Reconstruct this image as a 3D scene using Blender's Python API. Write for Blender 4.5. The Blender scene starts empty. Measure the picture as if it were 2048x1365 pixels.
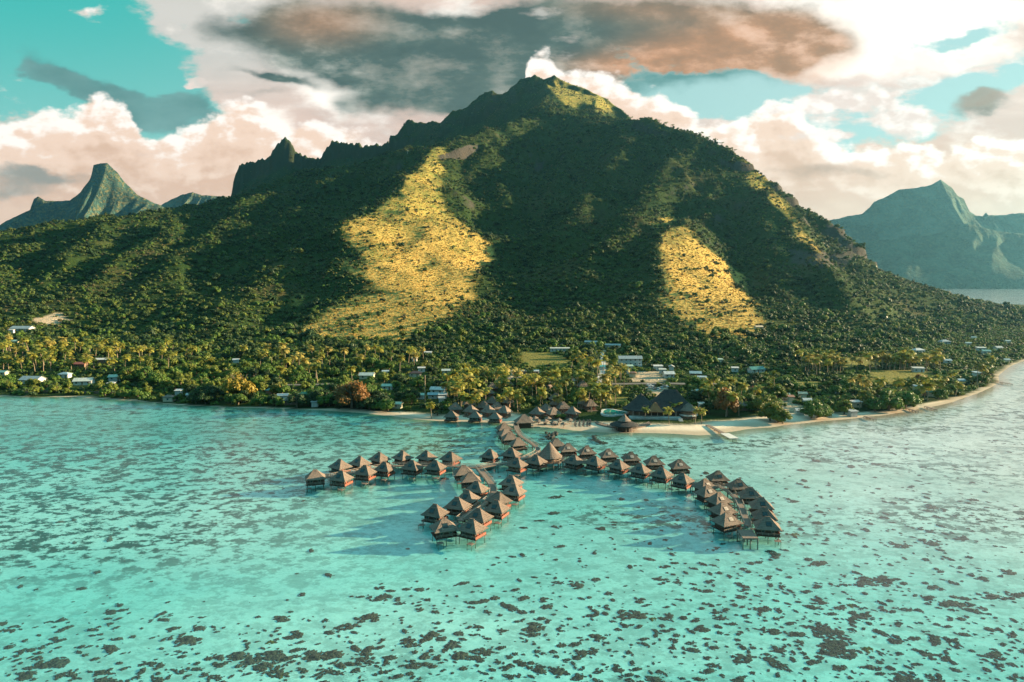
import bpy, math, random
import numpy as np
from mathutils import Vector, Matrix

random.seed(11)
rng = np.random.default_rng(11)
R = math.radians
SC = bpy.context.scene
COL = SC.collection

# ------------------------------------------------------------------ view geometry
F = 1365.33
HOR = 556.0
CAMZ = 75.0
CX, CY = 1024.0, 682.5
PITCH = math.atan((CY - HOR) / F)
cp, sp = math.cos(PITCH), math.sin(PITCH)


def ray(px, py):
    a = (px - CX) / F
    b = (CY - py) / F
    return np.array([a, cp + b * sp, -sp + b * cp])


def P(px, py, depth):
    """point seen at photo pixel (px,py) at distance depth along y"""
    d = ray(px, py)
    k = depth / d[1]
    return np.array([d[0] * k, depth, CAMZ + d[2] * k])


def G(px, py, z=0.0):
    d = ray(px, py)
    k = (z - CAMZ) / d[2]
    return np.array([d[0] * k, d[1] * k, z])


def proj(x, y, z):
    zz = z - CAMZ
    f = y * cp - zz * sp
    u = y * sp + zz * cp
    return CX + F * x / f, CY - F * u / f


# ------------------------------------------------------------------ noise (numpy gradient noise)
_perm = np.random.default_rng(5).permutation(256)
_perm = np.concatenate([_perm, _perm])
_gr = np.array([[math.cos(a), math.sin(a)] for a in np.linspace(0, 2 * math.pi, 16, endpoint=False)])


def perlin(x, y):
    x = np.asarray(x, float); y = np.asarray(y, float)
    xi = np.floor(x).astype(int); yi = np.floor(y).astype(int)
    xf = x - xi; yf = y - yi
    xi &= 255; yi &= 255
    u = xf ** 3 * (xf * (xf * 6 - 15) + 10); v = yf ** 3 * (yf * (yf * 6 - 15) + 10)

    def g(ix, iy, fx, fy):
        h = _perm[_perm[ix & 255] + (iy & 255)] & 15
        return _gr[h, 0] * fx + _gr[h, 1] * fy
    a = g(xi, yi, xf, yf); b = g(xi + 1, yi, xf - 1, yf)
    c = g(xi, yi + 1, xf, yf - 1); d = g(xi + 1, yi + 1, xf - 1, yf - 1)
    return (a + (b - a) * u) + ((c + (d - c) * u) - (a + (b - a) * u)) * v


def fbm(x, y, oct=4, lac=2.03, gain=.5):
    s = 0; a = 1.0; t = 0
    for i in range(oct):
        s = s + a * perlin(x + 17.3 * i, y - 9.1 * i); t += a
        x = x * lac; y = y * lac; a *= gain
    return s / t * 1.5


def ridged(x, y, oct=4, lac=2.05, gain=.5):
    s = 0; a = 1.0; t = 0
    for i in range(oct):
        s = s + a * (1 - np.abs(perlin(x + 31.7 * i, y + 5.3 * i)) * 2.2); t += a
        x = x * lac; y = y * lac; a *= gain
    return s / t


def sstep(a, b, x):
    t = np.clip((x - a) / (b - a), 0, 1)
    return t * t * (3 - 2 * t)


# ------------------------------------------------------------------ object helpers
def prop(o, label=None, cat=None, group=None, kind=None):
    if label: o['label'] = label
    if cat: o['category'] = cat
    if group: o['group'] = group
    if kind: o['kind'] = kind
    return o


def link(o, parent=None):
    COL.objects.link(o)
    if parent is not None: o.parent = parent
    return o


def empty(name, loc=(0, 0, 0), rz=0.0, **k):
    o = bpy.data.objects.new(name, None)
    o.empty_display_size = .5
    COL.objects.link(o)
    o.location = loc; o.rotation_euler = (0, 0, rz)
    return prop(o, **k)


def copy_tree(o, parent=None):
    c = o.copy()
    COL.objects.link(c)
    c.parent = parent
    for ch in list(o.children):
        copy_tree(ch, c)
    return c


def mesh_np(name, verts, faces, mats=(), smooth=False, midx=None):
    """verts (n,3) array, faces (m,k) array with constant k, or list of lists"""
    me = bpy.data.meshes.new(name)
    verts = np.asarray(verts, np.float32)
    if isinstance(faces, np.ndarray):
        n, k = faces.shape
        me.vertices.add(len(verts)); me.vertices.foreach_set('co', verts.ravel())
        me.loops.add(n * k); me.loops.foreach_set('vertex_index', faces.astype(np.int32).ravel())
        me.polygons.add(n)
        me.polygons.foreach_set('loop_start', np.arange(0, n * k, k, dtype=np.int32))
        me.polygons.foreach_set('loop_total', np.full(n, k, np.int32))
        me.update(calc_edges=True)
        me.validate()
    else:
        me.from_pydata([tuple(v) for v in verts.tolist()], [], faces)
        me.update()
    for m in mats: me.materials.append(m)
    if midx is not None: me.polygons.foreach_set('material_index', np.asarray(midx, np.int32))
    if smooth: me.polygons.foreach_set('use_smooth', np.ones(len(me.polygons), bool))
    return me


class MB:
    """collects shapes for ONE mesh"""
    def __init__(s): s.v = []; s.f = []

    def add(s, vs, fs):
        n = len(s.v)
        s.v += [tuple(map(float, v)) for v in vs]
        s.f += [[i + n for i in f] for f in fs]
        return s

    def box(s, x0, x1, y0, y1, z0, z1):
        return s.add([(x0, y0, z0), (x1, y0, z0), (x1, y1, z0), (x0, y1, z0), (x0, y0, z1), (x1, y0, z1), (x1, y1, z1), (x0, y1, z1)],
                     [[3, 2, 1, 0], [4, 5, 6, 7], [0, 1, 5, 4], [1, 2, 6, 5], [2, 3, 7, 6], [3, 0, 4, 7]])

    def obox(s, a, b, w, h):
        """bar from a to b: width w, height h (centred)"""
        a = Vector(a); b = Vector(b); d = (b - a)
        side = d.cross(Vector((0, 0, 1)))
        if side.length < 1e-5: side = Vector((1, 0, 0))
        side.normalize(); up = side.cross(d).normalized()
        sx = side * w / 2; ux = up * h / 2
        vs = [a - sx - ux, a + sx - ux, a + sx + ux, a - sx + ux, b - sx - ux, b + sx - ux, b + sx + ux, b - sx + ux]
        return s.add(vs, [[0, 1, 2, 3], [7, 6, 5, 4], [0, 4, 5, 1], [1, 5, 6, 2], [2, 6, 7, 3], [3, 7, 4, 0]])

    def tube(s, pts, rad, n=6, cap=True):
        rings = []
        vs = []
        for i, p in enumerate(pts):
            p = Vector(p)
            d = (Vector(pts[min(i + 1, len(pts) - 1)]) - Vector(pts[max(i - 1, 0)])).normalized()
            a = d.cross(Vector((0, 1, 0)) if abs(d.y) < .9 else Vector((1, 0, 0))).normalized(); b = d.cross(a)
            r = rad[i] if hasattr(rad, '__len__') else rad
            for k in range(n):
                t = 2 * math.pi * k / n
                vs.append(p + a * (r * math.cos(t)) + b * (r * math.sin(t)))
        fs = []
        for i in range(len(pts) - 1):
            for k in range(n):
                fs.append([i * n + k, i * n + (k + 1) % n, (i + 1) * n + (k + 1) % n, (i + 1) * n + k])
        if cap:
            fs.append(list(range(n))[::-1]); fs.append([(len(pts) - 1) * n + k for k in range(n)])
        return s.add(vs, fs)

    def mesh(s, name, *mats, smooth=False):
        return mesh_np(name, np.array(s.v), s.f, mats, smooth)

    def build(s, name, mat, parent=None, smooth=False):
        o = bpy.data.objects.new(name, s.mesh(name, mat, smooth=smooth))
        return link(o, parent)


# ------------------------------------------------------------------ material helpers
def newmat(name):
    m = bpy.data.materials.new(name); m.use_nodes = True
    nt = m.node_tree; nt.nodes.clear()
    return m, nt


class NB:
    def __init__(s, nt): s.nt = nt; s.N = nt.nodes; s.L = nt.links

    def val(s, sock, v):
        if isinstance(v, bpy.types.NodeSocket): s.L.new(v, sock)
        elif isinstance(v, (tuple, list)):
            v = tuple(v)
            if len(v) == 3 and len(sock.default_value) == 4: v = v + (1,)
            sock.default_value = v
        else: sock.default_value = v

    def m(s, op, a, b=0.0, c=None, clamp=False):
        n = s.N.new('ShaderNodeMath'); n.operation = op; n.use_clamp = clamp
        s.val(n.inputs[0], a); s.val(n.inputs[1], b)
        if c is not None: s.val(n.inputs[2], c)
        return n.outputs[0]

    def mix(s, f, a, b, mode='MIX'):
        n = s.N.new('ShaderNodeMix'); n.data_type = 'RGBA'; n.blend_type = mode
        s.val(n.inputs[0], f); s.val(n.inputs[6], a); s.val(n.inputs[7], b)
        return n.outputs[2]

    def ss(s, a, b, x):
        n = s.N.new('ShaderNodeMapRange'); n.interpolation_type = 'SMOOTHSTEP'
        s.val(n.inputs[0], x); s.val(n.inputs[1], a); s.val(n.inputs[2], b); n.inputs[3].default_value = 0; n.inputs[4].default_value = 1
        return n.outputs[0]

    def noise(s, vec, scale, detail=3, rough=.5, dim='3D', dist=0.0, lac=2.0):
        n = s.N.new('ShaderNodeTexNoise'); n.noise_dimensions = dim
        if vec is not None: s.L.new(vec, n.inputs['Vector'])
        s.val(n.inputs['Scale'], scale); n.inputs['Detail'].default_value = detail; n.inputs['Roughness'].default_value = rough
        n.inputs['Distortion'].default_value = dist; n.inputs['Lacunarity'].default_value = lac
        return n.outputs[0]

    def attr(s, name):
        n = s.N.new('ShaderNodeAttribute'); n.attribute_name = name
        return n.outputs['Fac']

    def mapping(s, vec, scale=(1, 1, 1), rot=(0, 0, 0), loc=(0, 0, 0)):
        n = s.N.new('ShaderNodeMapping'); s.L.new(vec, n.inputs[0])
        n.inputs['Scale'].default_value = scale; n.inputs['Rotation'].default_value = rot; n.inputs['Location'].default_value = loc
        return n.outputs[0]

    def pos(s): return s.N.new('ShaderNodeNewGeometry').outputs['Position']
    def obj(s): return s.N.new('ShaderNodeTexCoord').outputs['Object']
    def island(s): return s.N.new('ShaderNodeNewGeometry').outputs['Random Per Island']
    def orand(s): return s.N.new('ShaderNodeObjectInfo').outputs['Random']

    def bump(s, h, strength=.3, dist=1.0):
        n = s.N.new('ShaderNodeBump'); s.L.new(h, n.inputs['Height'])
        s.val(n.inputs['Strength'], strength); n.inputs['Distance'].default_value = dist
        return n.outputs[0]

    def bsdf(s, col, rough=.8, spec=.2, normal=None, metal=0.0):
        n = s.N.new('ShaderNodeBsdfPrincipled')
        s.val(n.inputs['Base Color'], col); s.val(n.inputs['Roughness'], rough)
        n.inputs['Specular IOR Level'].default_value = spec; n.inputs['Metallic'].default_value = metal
        if normal is not None: s.L.new(normal, n.inputs['Normal'])
        return n.outputs[0]

    def out(s, surf):
        n = s.N.new('ShaderNodeOutputMaterial'); s.L.new(surf, n.inputs[0])


def leafmat(name, c1, c2, trans=.25, c3=None):
    m, nt = newmat(name); b = NB(nt)
    c = b.mix(b.island(), c1, c2)
    r = b.orand()
    c = b.mix(b.m('MULTIPLY', r, .55), c, c3 or tuple(x * 1.6 for x in c1))
    p = b.noise(b.pos(), .02, 2)
    c = b.mix(b.m('MULTIPLY', b.ss(.45, .7, p), .5), c, tuple(.5 * x for x in c2))
    d = b.bsdf(c, .55, .25)
    t = nt.nodes.new('ShaderNodeBsdfTranslucent'); nt.links.new(c, t.inputs[0])
    mx = nt.nodes.new('ShaderNodeMixShader'); mx.inputs[0].default_value = trans
    nt.links.new(d, mx.inputs[1]); nt.links.new(t.outputs[0], mx.inputs[2])
    b.out(mx.outputs[0]); return m


def plainmat(name, col, rough=.7, spec=.25, var=.25, scale=1.2, stretch=(1, 1, 1)):
    m, nt = newmat(name); b = NB(nt)
    v = b.mapping(b.obj(), stretch)
    n = b.noise(v, scale, 4, .6)
    dk = tuple(x * (1 - var) for x in col); lt = tuple(min(1, x * (1 + var)) for x in col)
    c = b.mix(b.ss(.3, .7, n), dk, lt)
    c = b.mix(b.m('MULTIPLY', b.orand(), .4), c, tuple(x * .75 for x in col))
    b.out(b.bsdf(c, rough, spec, b.bump(n, .2, .1))); return m


def roofmat(name, col, ridge=True):
    """ribbed sheet roof with weather streaks"""
    m, nt = newmat(name); b = NB(nt)
    o = b.obj()
    w = nt.nodes.new('ShaderNodeTexWave'); w.bands_direction = 'X'; nt.links.new(o, w.inputs[0]); w.inputs['Scale'].default_value = 1.3
    n = b.noise(b.mapping(o, (1.5, .25, .25)), 1.0, 4, .65)
    c = b.mix(b.ss(.35, .75, n), col, tuple(x * .62 for x in col))
    c = b.mix(b.m('MULTIPLY', w.outputs[1], .25), c, tuple(x * .55 for x in col))
    b.out(b.bsdf(c, .5, .4)); return m


def thatchmat(name, c1, c2, c3):
    m, nt = newmat(name); b = NB(nt)
    o = b.obj()
    n1 = b.noise(b.mapping(o, (3.2, 3.2, .5)), 1.6, 4, .7)
    n2 = b.noise(o, .45, 3, .6)
    w = nt.nodes.new('ShaderNodeTexWave'); w.bands_direction = 'Z'; nt.links.new(o, w.inputs[0])
    w.inputs['Scale'].default_value = .55; w.inputs['Distortion'].default_value = 2.0; w.inputs['Detail'].default_value = 2
    c = b.mix(b.ss(.3, .72, n1), c1, c2)
    c = b.mix(b.m('MULTIPLY', b.ss(.45, .75, n2), .7), c, c3)
    c = b.mix(b.m('MULTIPLY', b.orand(), .45), c, tuple(x * .62 for x in c1))
    h = b.m('ADD', n1, b.m('MULTIPLY', w.outputs[1], .35))
    b.out(b.bsdf(c, .9, .08, b.bump(h, .9, .25))); return m


M = {}
M['thatch'] = thatchmat('thatch', (.165, .125, .10), (.31, .235, .19), (.105, .08, .068))
M['thatch_dark'] = thatchmat('dark_thatch', (.045, .045, .045), (.085, .08, .075), (.03, .032, .035))
M['thatch_sunlit'] = thatchmat('sunlit_thatch', (.34, .16, .08), (.45, .24, .12), (.2, .1, .06))  # orange sunlight on the restaurant porch put into the thatch colour
M['darkwood'] = plainmat('dark_wood', (.055, .032, .022), .6, .3, .4, 2.0, (1, 1, .2))
M['redwood'] = plainmat('red_wood', (.26, .075, .045), .55, .3, .35, 2.0, (1, 1, .3))
M['deck'] = plainmat('weathered_deck', (.20, .15, .12), .75, .2, .4, 2.5, (1, 4, 1))
M['pile'] = plainmat('pile_wood', (.24, .2, .165), .8, .15, .45, 2.0, (1, 1, .2))
M['rail'] = plainmat('pale_rail', (.40, .32, .26), .7, .2, .3, 2.0)
M['white'] = plainmat('white_paint', (.55, .53, .49), .6, .3, .12, .8)
M['cream'] = plainmat('cream_paint', (.6, .5, .36), .6, .3, .15, .8)
M['concrete'] = plainmat('concrete', (.48, .46, .43), .8, .2, .2, .6)
M['brownwall'] = plainmat('brown_wall', (.20, .13, .09), .8, .2, .3, 1.0)
M['rock'] = plainmat('rock', (.10, .085, .07), .9, .1, .5, 1.0)
M['cushion'] = plainmat('dark_cushion', (.07, .065, .06), .8, .2, .3, 2.0)
M['trunk'] = plainmat('bark', (.17, .13, .095), .9, .1, .4, 1.5, (1, 1, .3))
M['palmtrunk'] = plainmat('palm_bark', (.30, .23, .16), .9, .1, .35, 1.5, (1, 1, 3))
M['deadwood'] = plainmat('dead_wood', (.55, .5, .45), .9, .1, .2, 1.0)
M['rubber'] = plainmat('rubber', (.02, .02, .02), .8, .2, .1)
M['paint_white'] = plainmat('car_white', (.75, .75, .75), .3, .5, .05)
M['paint_grey'] = plainmat('car_grey', (.25, .26, .28), .3, .5, .05)
M['yellow'] = plainmat('yellow_plastic', (.75, .62, .05), .4, .4, .1)
m, nt = newmat('dark_glass'); b = NB(nt); b.out(b.bsdf((.012, .03, .032), .12, .5)); M['glass'] = m
for k, c in dict(r_white=(.56, .55, .53), r_grey=(.36, .38, .38), r_pale=(.5, .52, .47), r_teal=(.06, .22, .2), r_green=(.03, .2, .12), r_palegreen=(.36, .48, .38),
                 r_red=(.36, .085, .05), r_terra=(.34, .16, .1), r_blue=(.3, .4, .44), r_turq=(.05, .36, .38), r_brown=(.17, .12, .09), r_cream=(.62, .47, .32)).items():
    M[k] = roofmat('roof_' + k[2:], c)
# foliage
M['lf_green'] = leafmat('foliage_green', (.052, .105, .016), (.110, .180, .028))
M['lf_dark'] = leafmat('foliage_dark', (.018, .042, .013), (.038, .075, .020))
M['lf_olive'] = leafmat('foliage_olive', (.095, .125, .018), (.17, .19, .028))
M['lf_gold'] = leafmat('foliage_gold', (.22, .17, .025), (.36, .25, .035), .3)
M['lf_rust'] = leafmat('foliage_rust', (.16, .08, .025), (.28, .14, .04), .3)
M['lf_pink'] = leafmat('foliage_pink', (.30, .10, .07), (.38, .17, .12), .3)
M['pm_green'] = leafmat('palm_green', (.075, .105, .016), (.14, .16, .026), .3)
M['pm_olive'] = leafmat('palm_olive', (.19, .19, .028), (.30, .27, .04), .3)
M['pm_gold'] = leafmat('palm_gold', (.24, .20, .045), (.33, .265, .06), .3)
M['scrub'] = leafmat('scrub', (.044, .074, .017), (.115, .145, .030), .15)
M['scrub2'] = leafmat('scrub_brown', (.085, .078, .030), (.14, .115, .045), .15)
M['drygrass'] = leafmat('dry_grass', (.54, .34, .085), (.70, .46, .125), .3, (.54, .41, .095))
# ------------------------------------------------------------------ terrain
def W(pts, dz=0.0):
    return [P(*p) + np.array([0, 0, dz]) for p in pts]


shore_px = [(-260, 793), (-60, 793), (0, 793), (60, 796), (130, 794), (200, 798), (260, 802), (330, 809), (390, 813), (450, 816), (540, 817), (620, 820),
            (700, 825), (760, 831), (830, 840), (880, 845), (940, 846), (990, 845), (1012, 852), (1035, 857), (1060, 859), (1150, 863), (1250, 868), (1330, 870),
            (1400, 873), (1430, 874), (1455, 869), (1480, 862), (1530, 858), (1580, 851), (1650, 843), (1720, 837), (1790, 829), (1860, 816), (1910, 804),
            (1960, 786), (1988, 773), (2000, 764), (1996, 752), (2022, 732), (2048, 722), (2100, 706)]
shore = [G(x, y)[:2] for x, y in shore_px]
shore = [np.array([-1900., shore[0][1] + 10])] + shore + [np.array(v, float) for v in [(900, 1000), (1250, 1250), (1500, 1600), (1450, 1900), (1300, 2150), (1250, 2600), (1150, 3400), (1100, 3800)]]
shore = np.array(shore)
land_poly = np.vstack([shore, [[-2100, 3800]], [[-2100, shore[0][1]]]])


def inside(poly, x, y):
    x = np.asarray(x, float); y = np.asarray(y, float)
    c = np.zeros(x.shape, bool)
    n = len(poly)
    for i in range(n):
        x0, y0 = poly[i]; x1, y1 = poly[(i + 1) % n]
        if y0 == y1: continue
        k = ((y0 > y) != (y1 > y)) & (x < (x1 - x0) * (y - y0) / (y1 - y0) + x0)
        c ^= k
    return c


def pdist(line, x, y):
    d = np.full(np.shape(x), 1e9)
    for i in range(len(line) - 1):
        ax, ay = line[i][:2]; bx, by = line[i + 1][:2]
        l2 = (bx - ax) ** 2 + (by - ay) ** 2 + 1e-9
        t = np.clip(((x - ax) * (bx - ax) + (y - ay) * (by - ay)) / l2, 0, 1)
        d = np.minimum(d, (x - ax - t * (bx - ax)) ** 2 + (y - ay - t * (by - ay)) ** 2)
    return np.sqrt(d)


def sdist(x, y):
    return pdist(shore, x, y) * np.where(inside(land_poly, x, y), 1, -1)


foot_px = [(-300, 700), (-100, 697), (0, 690), (150, 668), (300, 672), (450, 694), (620, 703), (830, 696), (1050, 694), (1250, 688), (1420, 696), (1510, 715),
           (1570, 694), (1650, 684), (1750, 656), (1850, 640), (2048, 634), (2200, 632), (2400, 630)]
foot = np.array([G(x, y, 9.0) for x, y in foot_px])
T = -4.0
crestA = W([(-300, 545, 1200), (-150, 515, 1250), (0, 478, 1300), (60, 456, 1350), (150, 433, 1450), (230, 430, 1500), (330, 427, 1600), (430, 406, 1700), (480, 390, 1750), (600, 347, 1800),
            (700, 318, 1800), (800, 301, 1770), (860, 291, 1750)], T)
spurA = W([(860, 291, 1750), (835, 330, 1600), (795, 375, 1420), (735, 418, 1270), (690, 450, 1150), (660, 490, 1060), (600, 540, 960), (520, 580, 890), (430, 612, 840), (340, 645, 800)], -2)
noseA = W([(690, 450, 1150), (688, 505, 1040), (682, 565, 930), (672, 630, 810), (655, 690, 700)], 0)
valV0 = W([(800, 335, 1720), (700, 405, 1500), (600, 478, 1250), (480, 545, 1050), (350, 605, 900), (220, 652, 790)], -6)
valV1 = W([(1080, 330, 1950), (1055, 400, 1650), (1045, 480, 1350), (1040, 555, 1080), (1050, 630, 850)], -5)
spurD = W([(1500, 335, 1680), (1440, 392, 1480), (1390, 420, 1360), (1340, 443, 1250), (1305, 490, 1100), (1300, 540, 980), (1330, 595, 870), (1380, 645, 770), (1420, 685, 690)], -2)
valV2 = W([(1480, 420, 1500), (1490, 500, 1220), (1510, 570, 1020), (1545, 632, 850)], -5)
crestC = W([(860, 291, 1750), (900, 283, 1800), (960, 266, 1950), (1010, 250, 2080), (1060, 232, 2200), (1088, 202, 2380), (1130, 214, 2320), (1160, 230, 2250), (1200, 231, 2180),
            (1250, 235, 2100), (1280, 236, 2020), (1292, 231, 2000), (1305, 238, 1980), (1340, 252, 1920), (1400, 270, 1830), (1440, 287, 1770), (1475, 307, 1700), (1500, 333, 1680), (1530, 354, 1640),
            (1560, 378, 1600), (1600, 412, 1560), (1650, 437, 1500), (1690, 472, 1440), (1712, 505, 1400), (1728, 532, 1410), (1760, 552, 1450), (1850, 594, 1480), (1940, 624, 1480), (2060, 642, 1430)], T)
spurE = W([(1530, 354, 1640), (1555, 420, 1440), (1600, 490, 1240), (1650, 545, 1090), (1700, 600, 960), (1740, 640, 860)], -2)
valV4 = W([(1640, 470, 1420), (1690, 540, 1200), (1760, 600, 1000)], -4)
crestB = W([(300, 470, 3000), (430, 402, 3000), (472, 388, 3050), (478, 332, 3050), (500, 324, 3050), (540, 312, 3060), (552, 292, 3060), (562, 281, 3060), (572, 275, 3060), (582, 286, 3060), (594, 306, 3060),
            (620, 316, 3060), (640, 318, 3060), (650, 298, 3055), (665, 281, 3050), (690, 286, 3050), (715, 285, 3040), (722, 291, 3040), (745, 290, 3030), (770, 286, 3020), (792, 279, 3000),
            (800, 262, 2990), (808, 246, 2980), (818, 238, 2970), (832, 244, 2960), (850, 246, 2950), (865, 240, 2940), (880, 246, 2930), (890, 236, 2920), (905, 222, 2900), (930, 216, 2890),
            (945, 205, 2880), (960, 190, 2870), (970, 184, 2860), (985, 182, 2855), (1000, 188, 2850), (1012, 184, 2845), (1040, 160, 2830), (1070, 149, 2820), (1087, 159, 2810), (1110, 149, 2800),
            (1140, 162, 2780), (1170, 173, 2750), (1200, 187, 2700), (1230, 206, 2650), (1252, 226, 2600), (1320, 290, 2600), (1420, 370, 2600), (1600, 480, 2600)], 0)
rib1 = W([(1090, 160, 2805), (1100, 182, 2600), (1088, 202, 2380)], -2)
rib2 = W([(1195, 186, 2700), (1190, 208, 2480), (1200, 231, 2200)], -2)
valB = [np.array(v, float) for v in [(-1500, 2500, 120), (-1000, 2420, 190), (-600, 2400, 230), (-250, 2450, 330), (-80, 2550, 430)]]
flatP = [[np.array(v, float) for v in l_] for l_ in ([(880, 1720, 16), (1050, 1680, 6), (1400, 1750, 3)], [(850, 2000, 22), (1050, 1950, 6), (1300, 2000, 3)], [(800, 2350, 30), (1000, 2300, 8), (1200, 2250, 3)])]
gulB = W([(1150, 200, 2500), (1165, 222, 2330)], -14)

gx0, gx1, gy0, gy1, gs = -1900., 2000., 220., 3700., 10.
nx = int((gx1 - gx0) / gs) + 1; ny = int((gy1 - gy0) / gs) + 1
XX, YY = np.meshgrid(gx0 + gs * np.arange(nx), gy0 + gs * np.arange(ny))
SD = sdist(XX, YY)
fixed = np.zeros((ny, nx), bool); hv = np.zeros((ny, nx))
fixed[SD < 6] = True
hv = np.where(SD < 6, np.maximum(-3, SD * .06), hv)


def raster(line):
    for i in range(len(line) - 1):
        a = np.array(line[i]); b_ = np.array(line[i + 1])
        if line is crestB: dz_ = 60 if a[0] < -420 else 34; a = a - [0, 0, dz_]; b_ = b_ - [0, 0, dz_]
        n = max(2, int(np.hypot(*(b_ - a)[:2]) / 3))
        for t in np.linspace(0, 1, n):
            p = a + (b_ - a) * t
            i_ = int(round((p[0] - gx0) / gs)); j_ = int(round((p[1] - gy0) / gs))
            if 0 <= i_ < nx and 0 <= j_ < ny and SD[j_, i_] > 6:
                fixed[j_, i_] = True; hv[j_, i_] = p[2]


for L_ in (*flatP, foot, valV0, valV1, valV2, valV4, valB, noseA, crestA, spurE, spurD, spurA, rib1, rib2, gulB, crestC, crestB): raster(L_)
fixed[-1, :] |= True; hv[-1, :] = np.where(SD[-1] > 6, 120, hv[-1])
fixed[:, 0] |= YY[:, 0] > 1200; hv[:, 0] = np.where((YY[:, 0] > 1200) & (SD[:, 0] > 6), 90, hv[:, 0])


def solve(fx, h):
    ny_, nx_ = h.shape
    if min(ny_, nx_) > 24:
        # coarse level
        cy, cx = (ny_ + 1) // 2, (nx_ + 1) // 2
        fc = np.zeros((cy, cx)); hc = np.zeros((cy, cx))
        py_, px_ = cy * 2 - ny_, cx * 2 - nx_
        fp = np.pad(fx, ((0, py_), (0, px_))).astype(float); hp = np.pad(np.where(fx, h, 0), ((0, py_), (0, px_)))
        fc = fp.reshape(cy, 2, cx, 2).sum((1, 3)); hc = hp.reshape(cy, 2, cx, 2).sum((1, 3)) / np.maximum(fc, 1)
        uc = solve(fc > 0, hc)
        u = np.repeat(np.repeat(uc, 2, 0), 2, 1)[:ny_, :nx_]
        u = np.where(fx, h, u)
        it = 60
    else:
        u = np.where(fx, h, h[fx].mean()); it = 600
    for _ in range(it):
        q = np.pad(u, 1, mode='edge')
        v = (q[2:, 1:-1] + q[:-2, 1:-1] + q[1:-1, 2:] + q[1:-1, :-2]) * .25
        u = np.where(fx, h, v)
    return u


HB = solve(fixed, hv)


def bil(A, x, y):
    fx = np.clip((np.asarray(x, float) - gx0) / gs, 0, nx - 1.001); fy = np.clip((np.asarray(y, float) - gy0) / gs, 0, ny - 1.001)
    i = fx.astype(int); j = fy.astype(int); u = fx - i; v = fy - j
    return A[j, i] * (1 - u) * (1 - v) + A[j, i + 1] * u * (1 - v) + A[j + 1, i] * (1 - u) * v + A[j + 1, i + 1] * u * v


# mild smoothing against grid steps
for _ in range(1):
    q = np.pad(HB, 1, mode='edge')
    HB = .6 * HB + .1 * (q[2:, 1:-1] + q[:-2, 1:-1] + q[1:-1, 2:] + q[1:-1, :-2])


def Hraw(x, y):
    """height of the land surface"""
    x = np.asarray(x, float); y = np.asarray(y, float)
    h = bil(HB, x, y)
    s = bil(SD, x, y)
    wx = x + 40 * perlin(x / 170., y / 170.); wy = y + 40 * perlin(x / 170. + 9, y / 170. + 4)
    k = np.clip((h - 12) / 130, 0, 1)
    far = np.clip((y - 2300) / 400, 0, 1)
    h = h + k * ((ridged(wx / 260, wy / 260, 5) - .66) * 46 * (1 - .6 * far) + (ridged(wx / 75 + 3, wy / 110, 3) - .62) * 9 * (1 - .5 * far) + fbm(x / 30, y / 30, 3) * 4)
    h = h + far * np.clip(h / 300, 0, 1) * (fbm(x / 60, y / 200, 4, gain=.6)) * 12
    h = h + np.clip(s / 40, 0, 1) * fbm(x / 45, y / 45, 3) * .8 * (1 - k)
    h = np.where(s < 24, np.minimum(h, np.where(s > 0, s * .085 + .03, np.maximum(s * .05, -4))), h)
    return h


# sheet: fine near the coast, coarser far away
xs = np.arange(-1750, 1900.1, 5.0)
ys = np.concatenate([np.arange(238, 820, 3.0), np.arange(820, 2000, 5.0), np.arange(2000, 2650, 8.0), np.arange(2650, 3100, 5.0), np.arange(3100, 3601, 20.0)])
GX, GY = np.meshgrid(xs, ys)
GZ = Hraw(GX, GY)
GSD = sdist(GX, GY)
GZ = np.where(GSD < 20, np.minimum(GZ, np.where(GSD > 0, GSD * .085 + .03, np.maximum(GSD * .05, -4))), GZ)


def crestline(line, reach, slope, jag=0.0, seed=0, wl=22):
    """raise the sheet to a knife-edged rocky crest along a line"""
    global GZ
    best = np.full(GX.shape, -1e9)
    x0, x1 = min(p[0] for p in line) - reach, max(p[0] for p in line) + reach; y0, y1 = min(p[1] for p in line) - reach, max(p[1] for p in line) + reach
    k = (GX > x0) & (GX < x1) & (GY > y0) & (GY < y1)
    gx, gy = GX[k], GY[k]; bb = np.full(gx.shape, -1e9)
    for i in range(len(line) - 1):
        a, b_ = np.array(line[i]), np.array(line[i + 1]); l2 = (b_ - a)[0] ** 2 + (b_ - a)[1] ** 2 + 1e-6
        t = np.clip(((gx - a[0]) * (b_ - a)[0] + (gy - a[1]) * (b_ - a)[1]) / l2, 0, 1)
        d = np.hypot(gx - a[0] - t * (b_ - a)[0], gy - a[1] - t * (b_ - a)[1])
        s_ = slope * (1 + .5 * perlin(gx / 35 + seed, gy / 35))
        bb = np.maximum(bb, np.where(d < reach, a[2] + (b_ - a)[2] * t + jag * perlin(gx / wl, gy / 90 + seed) - d * s_, -1e9))
    GZ[k] = np.maximum(GZ[k], bb)


kB = [i for i, p in enumerate(crestB) if p[0] < -420][-1]
crestline(crestB[2:kB + 1], 90, 3.2, 16, 3, 11)
crestline(crestB[kB:-3], 90, 1.25, 6, 3)
crestline(rib1, 60, .8, 0, 5); crestline(rib2, 50, .8, 0, 6)
crestline(crestC, 40, .55, 0, 7)


def H(x, y):
    x = np.asarray(x, float); y = np.asarray(y, float)
    fx = np.clip((x - xs[0]) / 5.0, 0, len(xs) - 1.001); i = fx.astype(int); u = fx - i
    j = np.clip(np.searchsorted(ys, y, side='right') - 1, 0, len(ys) - 2); v = np.clip((y - ys[j]) / (ys[j + 1] - ys[j]), 0, 1)
    return GZ[j, i] * (1 - u) * (1 - v) + GZ[j, i + 1] * u * (1 - v) + GZ[j + 1, i] * (1 - u) * v + GZ[j + 1, i + 1] * u * v


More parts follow.
